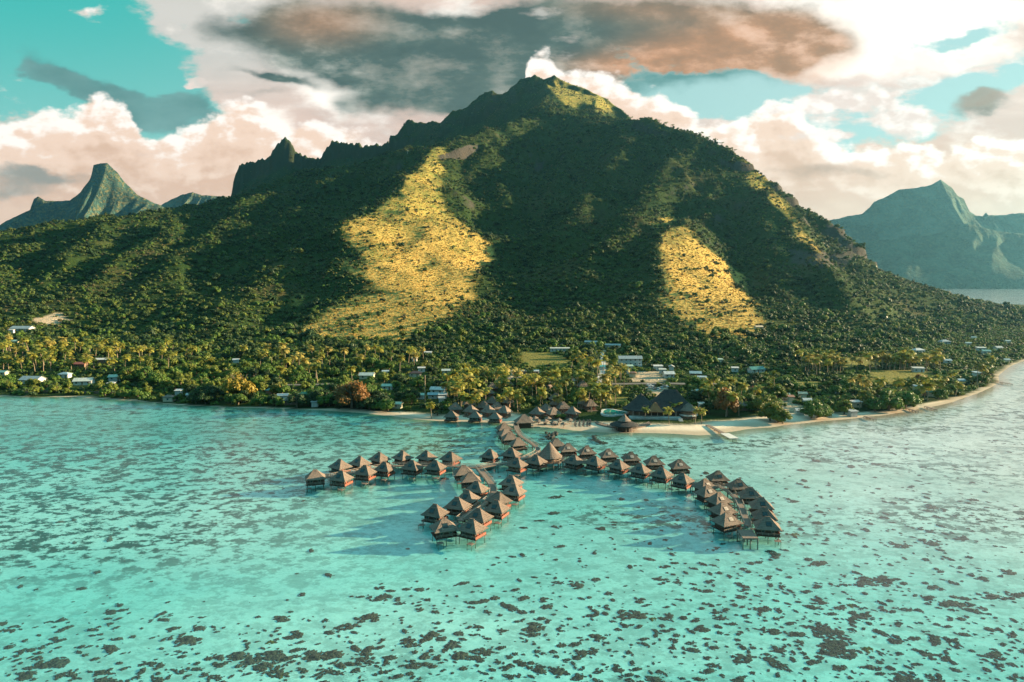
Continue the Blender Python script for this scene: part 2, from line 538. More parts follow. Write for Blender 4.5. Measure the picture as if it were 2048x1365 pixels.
def hit(px, py, off=0.0):
    """where the ray through a photo pixel meets the land raised by off"""
    d = ray(px, py); d = d / d[1]
    t = np.concatenate([np.arange(300, 1000, 1.0), np.arange(1000, 3400, 4.0)])
    x = d[0] * t; z = CAMZ + d[2] * t
    k = np.nonzero(z < np.maximum(H(x, t), -1.6) + off)[0]
    i = k[0] if len(k) else len(t) - 1
    return float(x[i]), float(t[i]), float(H(x[i], t[i]))


def fold(pxs, amp, width):
    """a rib (amp > 0) or a gully (amp < 0) running down a slope"""
    global GZ
    ln = smooth2([np.array(hit(*p)) for p in pxs])
    x0, x1 = ln[:, 0].min() - 3 * width, ln[:, 0].max() + 3 * width; y0, y1 = ln[:, 1].min() - 3 * width, ln[:, 1].max() + 3 * width
    k = (GX > x0) & (GX < x1) & (GY > y0) & (GY < y1)
    gx, gy = GX[k], GY[k]
    d2 = (gx[:, None] - ln[None, :, 0]) ** 2 + (gy[:, None] - ln[None, :, 1]) ** 2
    j = d2.argmin(1); d = np.sqrt(d2[np.arange(len(gx)), j]); t = j / (len(ln) - 1)
    w = width * (1 + .35 * perlin(gx / 60, gy / 60))
    prof = np.exp(-d / w) if amp > 0 else np.exp(-(d / w) ** 2)
    GZ[k] += amp * prof * np.clip(t * 5, 0, 1) * np.clip((1 - t) * 4, 0, 1)


def smooth2(pts, n=14):
    o = []
    for a, c in zip(pts[:-1], pts[1:]):
        for k in range(n): o.append(a + (c - a) * k / n)
    o.append(pts[-1]); o = np.array(o)
    q = np.cumsum(np.r_[0, np.hypot(np.diff(o[:, 0]), np.diff(o[:, 1]))])
    o[:, 0] += 16 * perlin(q / 90 + o[0, 0], q * 0 + .3); o[:, 1] += 10 * perlin(q / 90, q * 0 + o[0, 0])
    return o


FOLDS = [([(1290, 245), (1235, 330), (1165, 420), (1105, 510)], 26, 42), ([(1400, 285), (1325, 360), (1255, 440), (1195, 520), (1150, 600)], 26, 42), ([(1185, 242), (1135, 330), (1085, 410)], 18, 38),
         ([(1345, 268), (1275, 350), (1210, 440), (1150, 530)], -20, 36), ([(1240, 245), (1180, 340), (1110, 430)], -16, 34), ([(1455, 330), (1370, 410), (1270, 500), (1210, 590)], -20, 36),
         ([(960, 280), (1000, 370), (1020, 450)], 18, 36), ([(910, 300), (960, 400), (1000, 500)], -14, 34),
         ([(700, 335), (600, 420), (500, 500), (400, 580)], 16, 40), ([(560, 372), (460, 440), (350, 520), (250, 600)], 18, 42), ([(400, 425), (300, 490), (200, 560), (110, 630)], 16, 42), ([(250, 440), (170, 500), (80, 570)], 14, 40),
         ([(630, 355), (540, 430), (430, 510), (320, 590)], -16, 38), ([(480, 400), (380, 470), (280, 540), (180, 610)], -16, 38), ([(320, 440), (230, 500), (130, 580)], -14, 36), ([(130, 450), (70, 520), (10, 590)], -12, 36),
         ([(1575, 395), (1610, 470), (1650, 545), (1690, 615)], 22, 34), ([(1510, 360), (1535, 440), (1570, 530), (1610, 610)], 20, 34), ([(1545, 380), (1575, 470), (1610, 560), (1640, 630)], -20, 30), ([(1640, 440), (1670, 520), (1720, 590)], -16, 30),
         ([(1345, 446), (1320, 490), (1315, 545), (1350, 610)], 14, 30), ([(1480, 350), (1450, 440), (1480, 540), (1520, 620)], -22, 42),
         ([(800, 385), (860, 440), (930, 500)], 10, 26), ([(790, 430), (850, 510), (880, 600)], -6, 24), ([(655, 475), (610, 545), (570, 605), (530, 660)], -24, 42)]
for f_ in FOLDS: fold(*f_)
PX0, PY0 = None, None


def ppoly(px, py, poly, soft=1.0):
    return inside(np.array(poly, float), px, py)


PX, PY = proj(GX, GY, GZ)
n1 = fbm(GX / 60, GY / 60, 4); n2 = fbm(GX / 22 + 50, GY / 22, 3)
n3 = fbm(GX / 11 + 5, GY / 11 + 8, 2)
jx = PX + n1 * 34 + n3 * 22; jy = PY + n2 * 22 + n3 * 12
# golden grass zone traced along the sunlit faces; grass and sunlight share its colour
dry = np.zeros_like(GZ)
vis_face = GY < 1800
for poly in ([(855, 285), (885, 292), (880, 340), (890, 420), (985, 500), (960, 545), (930, 600), (830, 685), (640, 690), (600, 650), (590, 600), (660, 560), (672, 520), (672, 455), (740, 410), (800, 360)],
             [(1318, 438), (1350, 438), (1400, 490), (1480, 560), (1510, 620), (1520, 700), (1440, 690), (1370, 640), (1310, 600), (1295, 530)],
             [(1480, 310), (1530, 350), (1600, 440), (1650, 500), (1650, 530), (1560, 520), (1530, 440), (1470, 330)]):
    dry = np.maximum(dry, (ppoly(jx, jy, poly) & vis_face & (GZ > 9)).astype(float))
lit_strip = (ppoly(jx, jy, [(1480, 310), (1530, 350), (1600, 440), (1650, 500), (1650, 530), (1560, 520), (1530, 440), (1470, 330)]) & vis_face)
dry = np.where(lit_strip & (PX > 1420), .62, dry)  # sunlit strip of the east ridge brightened through the grass colour
dry = np.where(ppoly(PX, PY, [(1090, 168), (1120, 153), (1200, 188), (1252, 224), (1190, 230), (1130, 213)]) & (GY > 2200) & (GY < 2900), .55, dry)  # sunlight on the summit facet painted in as golden ground
for _ in range(16):
    q = np.pad(dry, 1, mode='edge'); dry = (q[1:-1, 1:-1] * 2 + q[2:, 1:-1] + q[:-2, 1:-1] + q[1:-1, 2:] + q[1:-1, :-2]) / 6
# the grassy faces are smoother than the wooded slopes
sm = GZ.copy()
for _ in range(45):
    q = np.pad(sm, 1, mode='edge'); sm = (q[1:-1, 1:-1] * 2 + q[2:, 1:-1] + q[:-2, 1:-1] + q[1:-1, 2:] + q[1:-1, :-2]) / 6
GZ = GZ + np.clip(dry * 1.2, 0, .8) * (sm - GZ) * (GZ > 10) * .8
dry = np.clip(dry * (1 + .5 * n3), 0, 1)
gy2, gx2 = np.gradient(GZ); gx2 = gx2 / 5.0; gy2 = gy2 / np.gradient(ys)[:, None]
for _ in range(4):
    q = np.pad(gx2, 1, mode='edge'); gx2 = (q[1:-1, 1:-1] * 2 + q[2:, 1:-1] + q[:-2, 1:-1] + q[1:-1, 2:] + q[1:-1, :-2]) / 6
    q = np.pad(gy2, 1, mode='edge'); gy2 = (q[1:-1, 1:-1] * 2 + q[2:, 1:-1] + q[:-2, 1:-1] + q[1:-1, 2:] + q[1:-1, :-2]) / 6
aspect = (-gx2 * .95 - gy2 * .20 + .225) / np.sqrt(1 + gx2 ** 2 + gy2 ** 2)  # sun-angle term: golden colour stays on lit faces, shaded ones turn green
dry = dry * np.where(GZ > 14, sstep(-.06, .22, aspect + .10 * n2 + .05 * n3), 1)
fern = np.clip(sstep(90, 240, GZ + 60 * n1) * .7 + .5 * sstep(.1, .5, n1), 0, 1)
brown = np.clip(sstep(.05, .5, fbm(GX / 130 + 7, GY / 130 + 3, 3)) * .8, 0, 1) * (GZ > 14)
gy_, gx_ = np.gradient(GZ)
slope = np.hypot(gx_ / 5.0, gy_ / np.gradient(ys)[:, None])
rock = sstep(1.2, 1.8, slope + .25 * n2) * (GZ > 60) * np.where(GY > 2400, .35, 1)
for poly in ([(1580, 500), (1700, 505), (1700, 535), (1590, 530)], [(1650, 430), (1700, 470), (1718, 515), (1700, 520), (1660, 470)]):
    rock = np.maximum(rock, ppoly(jx, PY + n2 * 8, poly) * (GY > 900) * .9)
# sand along the waterline (width varies) and bare lots
bw = np.interp(GX, [-700, -300, -120, -60, 0, 150, 200, 330, 500], [2, 2.5, 2.5, 12, 22, 22, 9, 2.5, 2])
sand = 1 - sstep(bw * .8, bw * 1.15, GSD + n2 * 2.5)
lots = [[(1020, 742), (1100, 742), (1100, 760), (1020, 760)], [(1275, 742), (1318, 742), (1330, 764), (1262, 764)], [(1198, 700), (1208, 700), (1222, 768), (1206, 768)], [(1290, 775), (1345, 775), (1350, 800), (1300, 790)],
        [(1560, 800), (1600, 800), (1600, 822), (1560, 822)], [(60, 640), (110, 625), (140, 640), (90, 655)]]
dirt = np.zeros_like(GZ)
for poly in lots: dirt = np.maximum(dirt, ppoly(PX + n1 * 6, PY + n2 * 3, poly).astype(float))
fields = [[(1740, 742), (1850, 738), (1870, 768), (1790, 768), (1745, 760)], [(1560, 760), (1640, 765), (1640, 780), (1570, 776)], [(1040, 700), (1140, 712), (1130, 735), (1050, 735)], [(1230, 795), (1260, 795), (1255, 806), (1200, 806)],
          [(1690, 715), (1745, 715), (1745, 735), (1690, 735)]]
lawn = np.zeros_like(GZ)
for poly in fields: lawn = np.maximum(lawn, ppoly(PX + n1 * 8, PY + n2 * 4, poly).astype(float))


def zone(A, x, y):
    i = np.clip(np.round((np.asarray(x) - xs[0]) / 5.0).astype(int), 0, len(xs) - 1)
    j = np.clip(np.searchsorted(ys, y), 0, len(ys) - 1)
    return A[j, i]


def bedcolour(b, nt, p):
    # the bed seen edge-on: stretch noise a little along x
    big = b.noise(b.mapping(p, (.006, .011, 1)), 1.0, 4, .55)
    mid = b.noise(b.mapping(p, (.035, .05, 1)), 1.0, 5, .65)
    fine = b.noise(p, .9, 4, .6)
    pat = b.noise(b.mapping(p, (.20, .27, 1), (0, 0, .35)), 1.0, 6, .74)
    grain = b.noise(b.mapping(p, (.55, .8, 1), (0, 0, .5)), 1.0, 5, .72)
    sandc = b.mix(b.ss(.3, .7, mid), (.56, .66, .66), (.74, .80, .78))
    sandc = b.mix(b.m('MULTIPLY', b.ss(.40, .72, grain), .55), sandc, (.36, .46, .44))
    sandc = b.mix(b.m('MULTIPLY', b.ss(.35, .75, fine), .35), sandc, (.85, .88, .84))
    c = b.mix(b.m('MULTIPLY', b.ss(.44, .68, big), .5), sandc, (.27, .46, .43))
    # weed and rubble patches, in bands
    band = b.ss(.50, .66, b.noise(b.mapping(p, (.009, .016, 1), (0, 0, .5), (3.1, 1.7, 0)), 1.0, 3, .5))
    sx_ = nt.nodes.new('ShaderNodeSeparateXYZ'); nt.links.new(p, sx_.inputs[0])
    # the reef flat toward the open west side and along the shore carries more weed
    west = b.m('MULTIPLY', b.ss(-20, -130, sx_.outputs[0]), b.m('MULTIPLY', b.ss(150, 195, sx_.outputs[1]), b.ss(350, 290, sx_.outputs[1])))
    inner = b.m('MULTIPLY', b.ss(260, 300, sx_.outputs[1]), .55)
    amt = b.m('MAXIMUM', b.m('MAXIMUM', b.m('MULTIPLY', band, .75), b.m('MULTIPLY', west, .95)), b.m('MULTIPLY', inner, b.ss(.3, .6, big)))
    weed = b.m('MULTIPLY', b.ss(.47, .56, pat), b.m('ADD', amt, .26), clamp=True)
    c = b.mix(weed, c, (.035, .085, .075))
    return c


def bedmat():
    m, nt = newmat('sea_bed_sand'); b = NB(nt)
    b.out(b.bsdf(bedcolour(b, nt, b.pos()), 1.0, 0.0)); return m



# ---- land material
def landmat():
    m, nt = newmat('island_ground'); b = NB(nt)
    p = b.pos()
    na = b.noise(p, .012, 4, .6); nb_ = b.noise(p, .09, 4, .65); nc = b.noise(p, .6, 3, .6)
    green = b.mix(b.ss(.35, .65, na), (.016, .036, .010), (.034, .052, .014))
    green = b.mix(b.m('MULTIPLY', b.ss(.4, .7, nb_), .6), green, (.030, .050, .014))
    brn = b.mix(nc, (.05, .042, .018), (.085, .068, .028))
    c = b.mix(b.m('MULTIPLY', b.attr('brown'), b.ss(.35, .6, nb_)), green, brn)
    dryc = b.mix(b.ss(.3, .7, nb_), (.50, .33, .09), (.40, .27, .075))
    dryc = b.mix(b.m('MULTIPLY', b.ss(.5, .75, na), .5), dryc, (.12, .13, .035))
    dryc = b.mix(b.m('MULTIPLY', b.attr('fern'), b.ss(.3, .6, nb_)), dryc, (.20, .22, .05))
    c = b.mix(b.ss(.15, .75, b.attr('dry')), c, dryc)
    rk = b.mix(nc, (.035, .033, .03), (.085, .075, .062))
    c = b.mix(b.attr('rock'), c, rk)
    c = b.mix(b.attr('lawn'), c, b.mix(nb_, (.11, .12, .03), (.22, .18, .055)))
    c = b.mix(b.attr('dirt'), c, b.mix(nc, (.34, .25, .16), (.44, .35, .25)))
    sd = b.mix(nc, (.62, .49, .36), (.72, .60, .47))
    sz = nt.nodes.new('ShaderNodeSeparateXYZ'); nt.links.new(p, sz.inputs[0])
    sd = b.mix(b.ss(.35, .12, sz.outputs[2]), sd, (.42, .33, .24))      # wet sand at the waterline
    sd = b.mix(b.ss(-.05, -.55, sz.outputs[2]), sd, bedcolour(b, nt, p))
    c = b.mix(b.attr('sand'), c, sd)
    h = b.m('ADD', b.noise(p, .15, 5, .65), b.m('MULTIPLY', nc, .3))
    b.out(b.bsdf(c, .95, .05, b.bump(h, b.m('MULTIPLY_ADD', b.attr('sand'), -.6, .7), 3.0))); return m


M['land'] = landmat()
nr, nc_ = GX.shape
idx = np.arange(nr * nc_).reshape(nr, nc_)
quads = np.stack([idx[:-1, :-1], idx[:-1, 1:], idx[1:, 1:], idx[1:, :-1]], -1).reshape(-1, 4)
footz = np.interp(GX, foot[np.argsort(foot[:, 0]), 0], foot[np.argsort(foot[:, 0]), 1])
cls = np.where(sand > .5, 0, np.where(GY < footz, 1, 2))
cls = np.where((GSD < 0), 0, cls)
qc = cls.ravel()[quads[:, 0]]
use = (GSD.ravel()[quads].max(1) > -60)
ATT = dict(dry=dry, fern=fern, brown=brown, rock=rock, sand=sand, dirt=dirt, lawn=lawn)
V3 = np.stack([GX, GY, GZ], -1).reshape(-1, 3)
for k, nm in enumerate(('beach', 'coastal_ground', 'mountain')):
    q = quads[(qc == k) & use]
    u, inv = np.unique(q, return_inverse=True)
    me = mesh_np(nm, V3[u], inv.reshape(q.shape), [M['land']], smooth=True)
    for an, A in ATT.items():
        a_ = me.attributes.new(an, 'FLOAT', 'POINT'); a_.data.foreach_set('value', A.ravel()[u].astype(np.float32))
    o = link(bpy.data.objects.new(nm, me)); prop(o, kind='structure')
    o['label'] = {'beach': 'pale sand strip along the whole shoreline', 'coastal_ground': 'flat garden ground of the coastal plain behind the beach', 'mountain': 'steep green island mountain with two golden spurs and jagged summit ridge'}[nm]


# ------------------------------------------------------------------ far hills (other side of the two bays)
def farhill(name, crest, base_front, base_back, seed, label, spur=.35, nspur=9, green=(.05, .085, .065), expo=1.25, yel=.8):
    """crest: list of (px,py,depth); the slopes run down to the base lines with ribs"""
    pts = np.array(W(crest))
    seg = np.r_[0, np.cumsum(np.hypot(np.diff(pts[:, 0]), np.diff(pts[:, 1])))]
    n = 640
    s = np.linspace(0, seg[-1], n)
    c = np.stack([np.interp(s, seg, pts[:, k]) for k in range(3)], -1)
    c[:, 2] += fbm(s / 60 + seed, s * 0 + seed, 3) * 7
    ts = np.concatenate([-np.linspace(1, 0, 30)[:-1] ** 1.3, np.linspace(0, 1, 70)])
    rows = []
    for t in ts:
        d = base_front if t >= 0 else base_back
        a = abs(t)
        y = c[:, 1] - d * t if t >= 0 else c[:, 1] + d * a
        x = c[:, 0] * (1 - .0 * a) + a * d * .25 * perlin(s / 600 + seed, s * 0 + a * .8)
        rib = ridged(s / (seg[-1] / nspur) + seed + .6 * a, s * 0 + a * .7 + seed, 4) - .55
        z = c[:, 2] * ((1 - a) ** expo) * (1 + spur * (rib - .5) * np.sin(math.pi * min(1, a * 1.1) ** .8) * 1.7) + fbm(x / 90, y / 90, 3) * 10 * (a > .01) * (1 - a) - 2 * a
        rows.append(np.stack([x, y, z], -1))
    v = np.array(rows); m_, n_ = v.shape[:2]
    id_ = np.arange(m_ * n_).reshape(m_, n_)
    q = np.stack([id_[:-1, :-1], id_[1:, :-1], id_[1:, 1:], id_[:-1, 1:]], -1).reshape(-1, 4)
    mt, nt = newmat(name + '_cover'); b = NB(nt); p = b.pos()
    na = b.noise(p, .006, 5, .65); nb_ = b.noise(p, .05, 4, .6)
    cc = b.mix(b.ss(.35, .65, na), green, tuple(x * 1.9 for x in green))
    cc = b.mix(b.m('MULTIPLY', b.ss(.46, .64, nb_), yel), cc, (.17, .15, .06))
    nd = b.noise(p, .018, 6, .7)
    b.out(b.bsdf(cc, .95, .05, b.bump(b.m('ADD', nb_, b.m('MULTIPLY', nd, 3.0)), 1.0, 16)))
    o = link(bpy.data.objects.new(name, mesh_np(name, v.reshape(-1, 3), q, [mt], smooth=True)))
    prop(o, kind='structure'); o['label'] = label


farhill('hills', [(-330, 560, 5000), (-120, 520, 5000), (-30, 470, 5000), (10, 444, 5000), (60, 420, 5000), (68, 398, 5000), (76, 394, 5000), (90, 402, 5000), (140, 402, 5000), (160, 385, 5000), (178, 362, 5000), (187, 345, 5000),
                  (187, 330, 5000), (200, 327, 5000), (214, 327, 5000), (222, 334, 5000), (235, 345, 5000), (250, 366, 5000), (275, 390, 5000), (300, 402, 5000), (322, 411, 5000), (400, 470, 5000), (520, 540, 5000)],
        1700, 900, 3.3, 'far sunlit mountain with a hooked rocky peak across the bay', .62, 9, (.03, .062, .05))
farhill('hills', [(260, 470, 6200), (300, 425, 6200), (330, 406, 6200), (360, 391, 6200), (385, 385, 6200), (405, 391, 6200), (425, 392, 6200), (470, 395, 6200), (560, 440, 6200)],
        1500, 900, 7.1, 'low hazy double hill beyond the hooked peak')
farhill('hills', [(1450, 520, 5600), (1600, 450, 5600), (1670, 439, 5600), (1700, 432, 5600), (1725, 428, 5600), (1740, 415, 5600), (1748, 404, 5600), (1775, 393, 5600), (1790, 384, 5600), (1800, 379, 5600), (1825, 377, 5600), (1850, 373, 5600),
                  (1862, 370, 5600), (1872, 364, 5600), (1881, 360, 5600), (1890, 366, 5600), (1905, 377, 5600), (1915, 391, 5600), (1928, 398, 5600), (1933, 420, 5600), (1950, 430, 5600), (1965, 433, 5600), (1972, 425, 5600), (1977, 431, 5600),
                  (2010, 430, 5600), (2030, 427, 5600), (2100, 425, 5600), (2300, 470, 5600)],
        750, 900, 1.7, 'far blue broad peak with a pointed top across the bay', .12, 15, (.045, .075, .06), .95, .3)
farhill('hills', [(1560, 556, 5200), (1690, 505, 5200), (1720, 488, 5200), (1760, 480, 5200), (1820, 478, 5200), (1880, 466, 5200), (1935, 447, 5200), (1990, 462, 5200), (2060, 470, 5200), (2200, 440, 5200), (2500, 500, 5200)],
        520, 1200, 4.9, 'hazy wooded foothill at the far side of the bay', .22, 9, (.03, .055, .04), .75, .25)

# ------------------------------------------------------------------ sea bed and water
bed = link(bpy.data.objects.new('sea_bed', mesh_np('sea_bed', [(-8500, -300, -1.6), (8500, -300, -1.6), (8500, 8600, -1.6), (-8500, 8600, -1.6)], [[0, 1, 2, 3]], [bedmat()])))
prop(bed, kind='structure', label='pale sandy lagoon bed with weed patches')


def watermat():
    m, nt = newmat('lagoon_water'); b = NB(nt); p = b.pos()
    w1 = b.noise(b.mapping(p, (.35, .55, 1), (0, 0, .4)), 1.0, 4, .6)
    w2 = b.noise(b.mapping(p, (.05, .09, 1), (0, 0, -.2)), 1.0, 3, .6)
    h = b.m('ADD', w1, b.m('MULTIPLY', w2, 1.5))
    nrm = b.bump(h, WAVE, .35)
    # Schlick reflectance, the same from above and from below (the thin sheet does not bend light)
    dt = nt.nodes.new('ShaderNodeVectorMath'); dt.operation = 'DOT_PRODUCT'; nt.links.new(nrm, dt.inputs[0])
    nt.links.new(nt.nodes.new('ShaderNodeNewGeometry').outputs['Incoming'], dt.inputs[1])
    fres = b.m('MULTIPLY_ADD', b.m('POWER', b.m('SUBTRACT', 1.0, b.m('ABSOLUTE', dt.outputs['Value'])), 4.4), .96, .02, clamp=True)
    tr = nt.nodes.new('ShaderNodeBsdfTransparent')
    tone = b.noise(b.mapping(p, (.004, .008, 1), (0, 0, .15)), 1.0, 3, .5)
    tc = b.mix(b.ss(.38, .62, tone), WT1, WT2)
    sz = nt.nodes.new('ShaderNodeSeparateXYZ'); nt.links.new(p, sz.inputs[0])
    # paler tint paints the bright sheen into the east side, as over shallow sand
    east_sheen = b.m('MULTIPLY', b.ss(40, 270, b.m('ADD', sz.outputs[0], b.m('MULTIPLY', tone, 90))), b.ss(110, 270, b.m('ADD', sz.outputs[1], b.m('MULTIPLY', tone, 60))))
    tc = b.mix(east_sheen, tc, (.97, .97, .95)); nt.links.new(tc, tr.inputs[0])
    gl = nt.nodes.new('ShaderNodeBsdfGlossy'); gl.inputs['Roughness'].default_value = .16; nt.links.new(nrm, gl.inputs['Normal'])
    mx = nt.nodes.new('ShaderNodeMixShader'); nt.links.new(fres, mx.inputs[0]); nt.links.new(tr.outputs[0], mx.inputs[1]); nt.links.new(gl.outputs[0], mx.inputs[2])
    b.out(mx.outputs[0]); return m


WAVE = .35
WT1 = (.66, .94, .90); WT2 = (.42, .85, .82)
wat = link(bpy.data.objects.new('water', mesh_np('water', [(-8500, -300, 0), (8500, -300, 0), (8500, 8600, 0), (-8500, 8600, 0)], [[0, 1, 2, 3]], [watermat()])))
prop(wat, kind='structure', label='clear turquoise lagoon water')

# ------------------------------------------------------------------ air
hz = MB().box(-8800, 8800, -600, 8900, -6, 985)
mt, nt = newmat('haze_air')
pv = nt.nodes.new('ShaderNodeVolumePrincipled')
pv.inputs['Color'].default_value = (.26, .70, 1.0, 1); pv.inputs['Density'].default_value = HAZE_D if 'HAZE_D' in globals() else 2.3e-5; pv.inputs['Anisotropy'].default_value = .62
no = nt.nodes.new('ShaderNodeOutputMaterial'); nt.links.new(pv.outputs[0], no.inputs['Volume'])
hzo = hz.build('haze', mt); prop(hzo, kind='stuff', label='thin bluish sea air over the whole bay')

# ------------------------------------------------------------------ light
SUN_AZ, SUN_EL = 78.0, 13.0           # azimuth clockwise from the view axis (+Y)
sv = Vector((math.sin(R(SUN_AZ)) * math.cos(R(SUN_EL)), math.cos(R(SUN_AZ)) * math.cos(R(SUN_EL)), math.sin(R(SUN_EL))))
sl = bpy.data.lights.new('sun', 'SUN'); sl.energy = 5.0; sl.angle = R(.5); sl.color = (1.0, .77, .47)
so = bpy.data.objects.new('sun', sl); COL.objects.link(so); so.rotation_euler = sv.to_track_quat('Z', 'Y').to_euler()

# ------------------------------------------------------------------ sky with clouds, mapped on the sphere of directions
wd = bpy.data.worlds.new('World'); SC.world = wd; wd.use_nodes = True
nt = wd.node_tree; nt.nodes.clear(); b = NB(nt)
STR = .1
SKYK = .26
dirn = nt.nodes.new('ShaderNodeTexCoord').outputs['Generated']
sx = nt.nodes.new('ShaderNodeSeparateXYZ'); nt.links.new(dirn, sx.inputs[0])
yy = b.m('MAXIMUM', sx.outputs[1], .12)
U = b.m('DIVIDE', sx.outputs[0], yy); V = b.m('DIVIDE', sx.outputs[2], yy)
cb = nt.nodes.new('ShaderNodeCombineXYZ'); nt.links.new(U, cb.inputs[0]); nt.links.new(b.m('MULTIPLY', V, 1.7), cb.inputs[1])
uv = cb.outputs[0]
wa = b.noise(uv, 3.2, 5, .58); wb = b.noise(b.mapping(uv, loc=(7.3, 2.1, 0)), 3.2, 5, .58)
wf = b.noise(b.mapping(uv, loc=(1.3, 5.1, 0)), 11.0, 5, .6); wg = b.noise(b.mapping(uv, loc=(4.9, 9.7, 0)), 11.0, 5, .6)
Uw = b.m('ADD', U, b.m('ADD', b.m('MULTIPLY', b.m('SUBTRACT', wa, .5), .16), b.m('MULTIPLY', b.m('SUBTRACT', wf, .5), .06)))
Vw = b.m('ADD', V, b.m('ADD', b.m('MULTIPLY', b.m('SUBTRACT', wb, .5), .085), b.m('MULTIPLY', b.m('SUBTRACT', wg, .5), .045)))


def blobs(lst, u=Uw, v=Vw):
    """sum of soft ellipses given as direction (written as photo pixel of that direction), radii, tilt, weight"""
    tot = None
    for e in lst:
        px, py, rx, ry = e[:4]; tilt = R(e[4]) if len(e) > 4 else 0; w = e[5] if len(e) > 5 else 1.0
        d = ray(px, py); u0, v0 = d[0] / d[1], d[2] / d[1]
        du = b.m('SUBTRACT', u, u0); dv = b.m('SUBTRACT', v, v0)
        c, s = math.cos(tilt), math.sin(tilt)
        a1 = b.m('MULTIPLY_ADD', du, c * F / rx, b.m('MULTIPLY', dv, s * F / rx))
        a2 = b.m('MULTIPLY_ADD', dv, c * F / ry, b.m('MULTIPLY', du, -s * F / ry))
        q = b.m('MULTIPLY_ADD', a1, a1, b.m('MULTIPLY', a2, a2))
        g = b.m('MULTIPLY', b.m('POWER', 2.718, b.m('MULTIPLY', q, -1.0)), w)
        tot = g if tot is None else b.m('ADD', tot, g)
    return tot


puff = b.noise(b.mapping(uv, (1, 1.25, 1), loc=(2, 3, 0)), 5.0, 8, .62)
holes = blobs([(60, 120, 250, 120, 0, 1.5), (290, 190, 130, 72, -25, 1.05), (20, 10, 170, 130, 0, 1.2), (360, 250, 75, 45, 0, .75),
               (1370, 180, 150, 38, -8, 1.3), (1530, 205, 130, 42, -8, 1.2), (1700, 255, 150, 45, 0, .9), (1640, 290, 70, 24, 0, .7), (1920, 78, 100, 26, 8, 1.1), (2010, 165, 120, 40, 10, 1.0), (1840, 215, 120, 34, 0, .9), (1420, 225, 60, 22, 0, .6)])
edge = b.noise(b.mapping(uv, (1, 1.3, 1), loc=(6, 2, 0)), 9.0, 7, .62)
holes = b.m('ADD', holes, b.m('MULTIPLY', b.m('SUBTRACT', edge, .5), 2.0))
cover = b.m('SUBTRACT', 1.0, b.ss(.34, .74, holes))
dark = blobs([(600, 55, 120, 60, 0, .7), (720, 85, 170, 80, 0, 1.0), (860, 125, 200, 75, -6, 1.1), (1000, 110, 190, 80, 0, 1.0), (1120, 60, 170, 70, 0, .9), (1270, 80, 220, 72, 0, 1.15), (1440, 85, 210, 66, 2, 1.1), (1590, 75, 120, 52, 0, .85), (1000, 190, 150, 40, 0, .5), (870, 195, 130, 36, 0, .4), (430, 62, 70, 34, 0, .6), (520, 150, 75, 13, -12, .8), (500, 187, 70, 14, 0, .45), (150, 160, 90, 32, -30, .9), (255, 215, 60, 30, -25, .75), (372, 222, 62, 42, 0, .8), (50, 335, 150, 22, 0, .8), (20, 375, 120, 30, 0, .75),
              (690, 215, 45, 22, 0, .45), (1620, 335, 95, 22, 0, .45), (1740, 340, 60, 18, 0, .35), (1985, 215, 75, 22, 12, 1.0), (1830, 275, 60, 16, 0, .4), (1940, 335, 120, 22, 0, .3), (120, 300, 60, 30, 0, .35), ])
bright = blobs([(215, 232, 75, 30, 0, 1.1), (290, 275, 60, 26, 0, .7), (475, 262, 90, 40, 0, 1.3), (400, 275, 50, 20, 0, .6), (1140, 165, 60, 40, 30, .9), (1230, 195, 110, 34, -20, 1.2), (1320, 225, 60, 22, 0, .8), (1570, 245, 55, 24, 0, 1.0), (1640, 300, 110, 24, -15, .8),
                (1750, 40, 260, 75, 0, 1.4), (1690, 110, 150, 40, 0, 1.0), (1950, 10, 160, 40, 0, .8), (910, 15, 80, 30, 0, 1.2), (590, 120, 60, 40, 0, .7), (650, 185, 110, 50, -15, .9), (460, 15, 120, 40, 0, .4), (1850, 120, 200, 40, 0, .7), (1850, 350, 160, 22, -8, .7),
                (1050, 125, 40, 30, 0, .4), (1450, 60, 60, 22, 0, .3), (1900, 260, 120, 22, 0, .5), (60, 270, 80, 20, 0, .3)])
orange = blobs([(640, 45, 160, 62, 0, .62), (1430, 110, 210, 60, 0, 1.1), (1600, 95, 130, 70, 0, 1.0), (1230, 135, 160, 26, 0, .5), (1300, 15, 250, 30, 0, .5), (1560, 320, 500, 70, 0, .5), (1900, 330, 280, 90, 0, .55), (480, 340, 260, 50, 0, .25)], U, V)
puff2 = b.noise(b.mapping(uv, (1, 1.25, 1), loc=(2.028, 3.03, 0)), 5.0, 8, .62)
relief = b.m('MULTIPLY', b.m('SUBTRACT', puff, puff2), 2.2)       # side of each billow turned to the sun
stre = b.noise(b.mapping(uv, (.5, 2.4, 1), loc=(5, 1, 0)), 5.0, 5, .6)
base = b.mix(b.ss(.35, .68, stre), (.76, .58, .49), (.95, .77, .66))
base = b.mix(b.ss(.44, .66, puff), base, (.60, .49, .43))
base = b.mix(b.m('MULTIPLY', b.m('MULTIPLY', b.ss(-.15, -.4, U), b.ss(.22, .32, V)), .8), base, (.62, .64, .60))
lum = b.ss(.1, 1.0, b.m('ADD', b.m('ADD', bright, relief), b.m('MULTIPLY', b.m('SUBTRACT', puff, .5), .9)))
cl = b.mix(lum, base, (1.22, 1.13, 1.02))
dk = b.ss(.28, .95, b.m('ADD', dark, b.m('MULTIPLY', b.m('SUBTRACT', b.m('ADD', b.m('MULTIPLY', puff, .75), b.m('MULTIPLY', stre, .25)), .5), .75)))
dk = b.m('SUBTRACT', dk, b.m('MULTIPLY', b.m('MULTIPLY', relief, dk), .8), clamp=True)
dkc = b.mix(b.ss(.12, 1.05, orange), (.10, .155, .14), (.50, .27, .15))
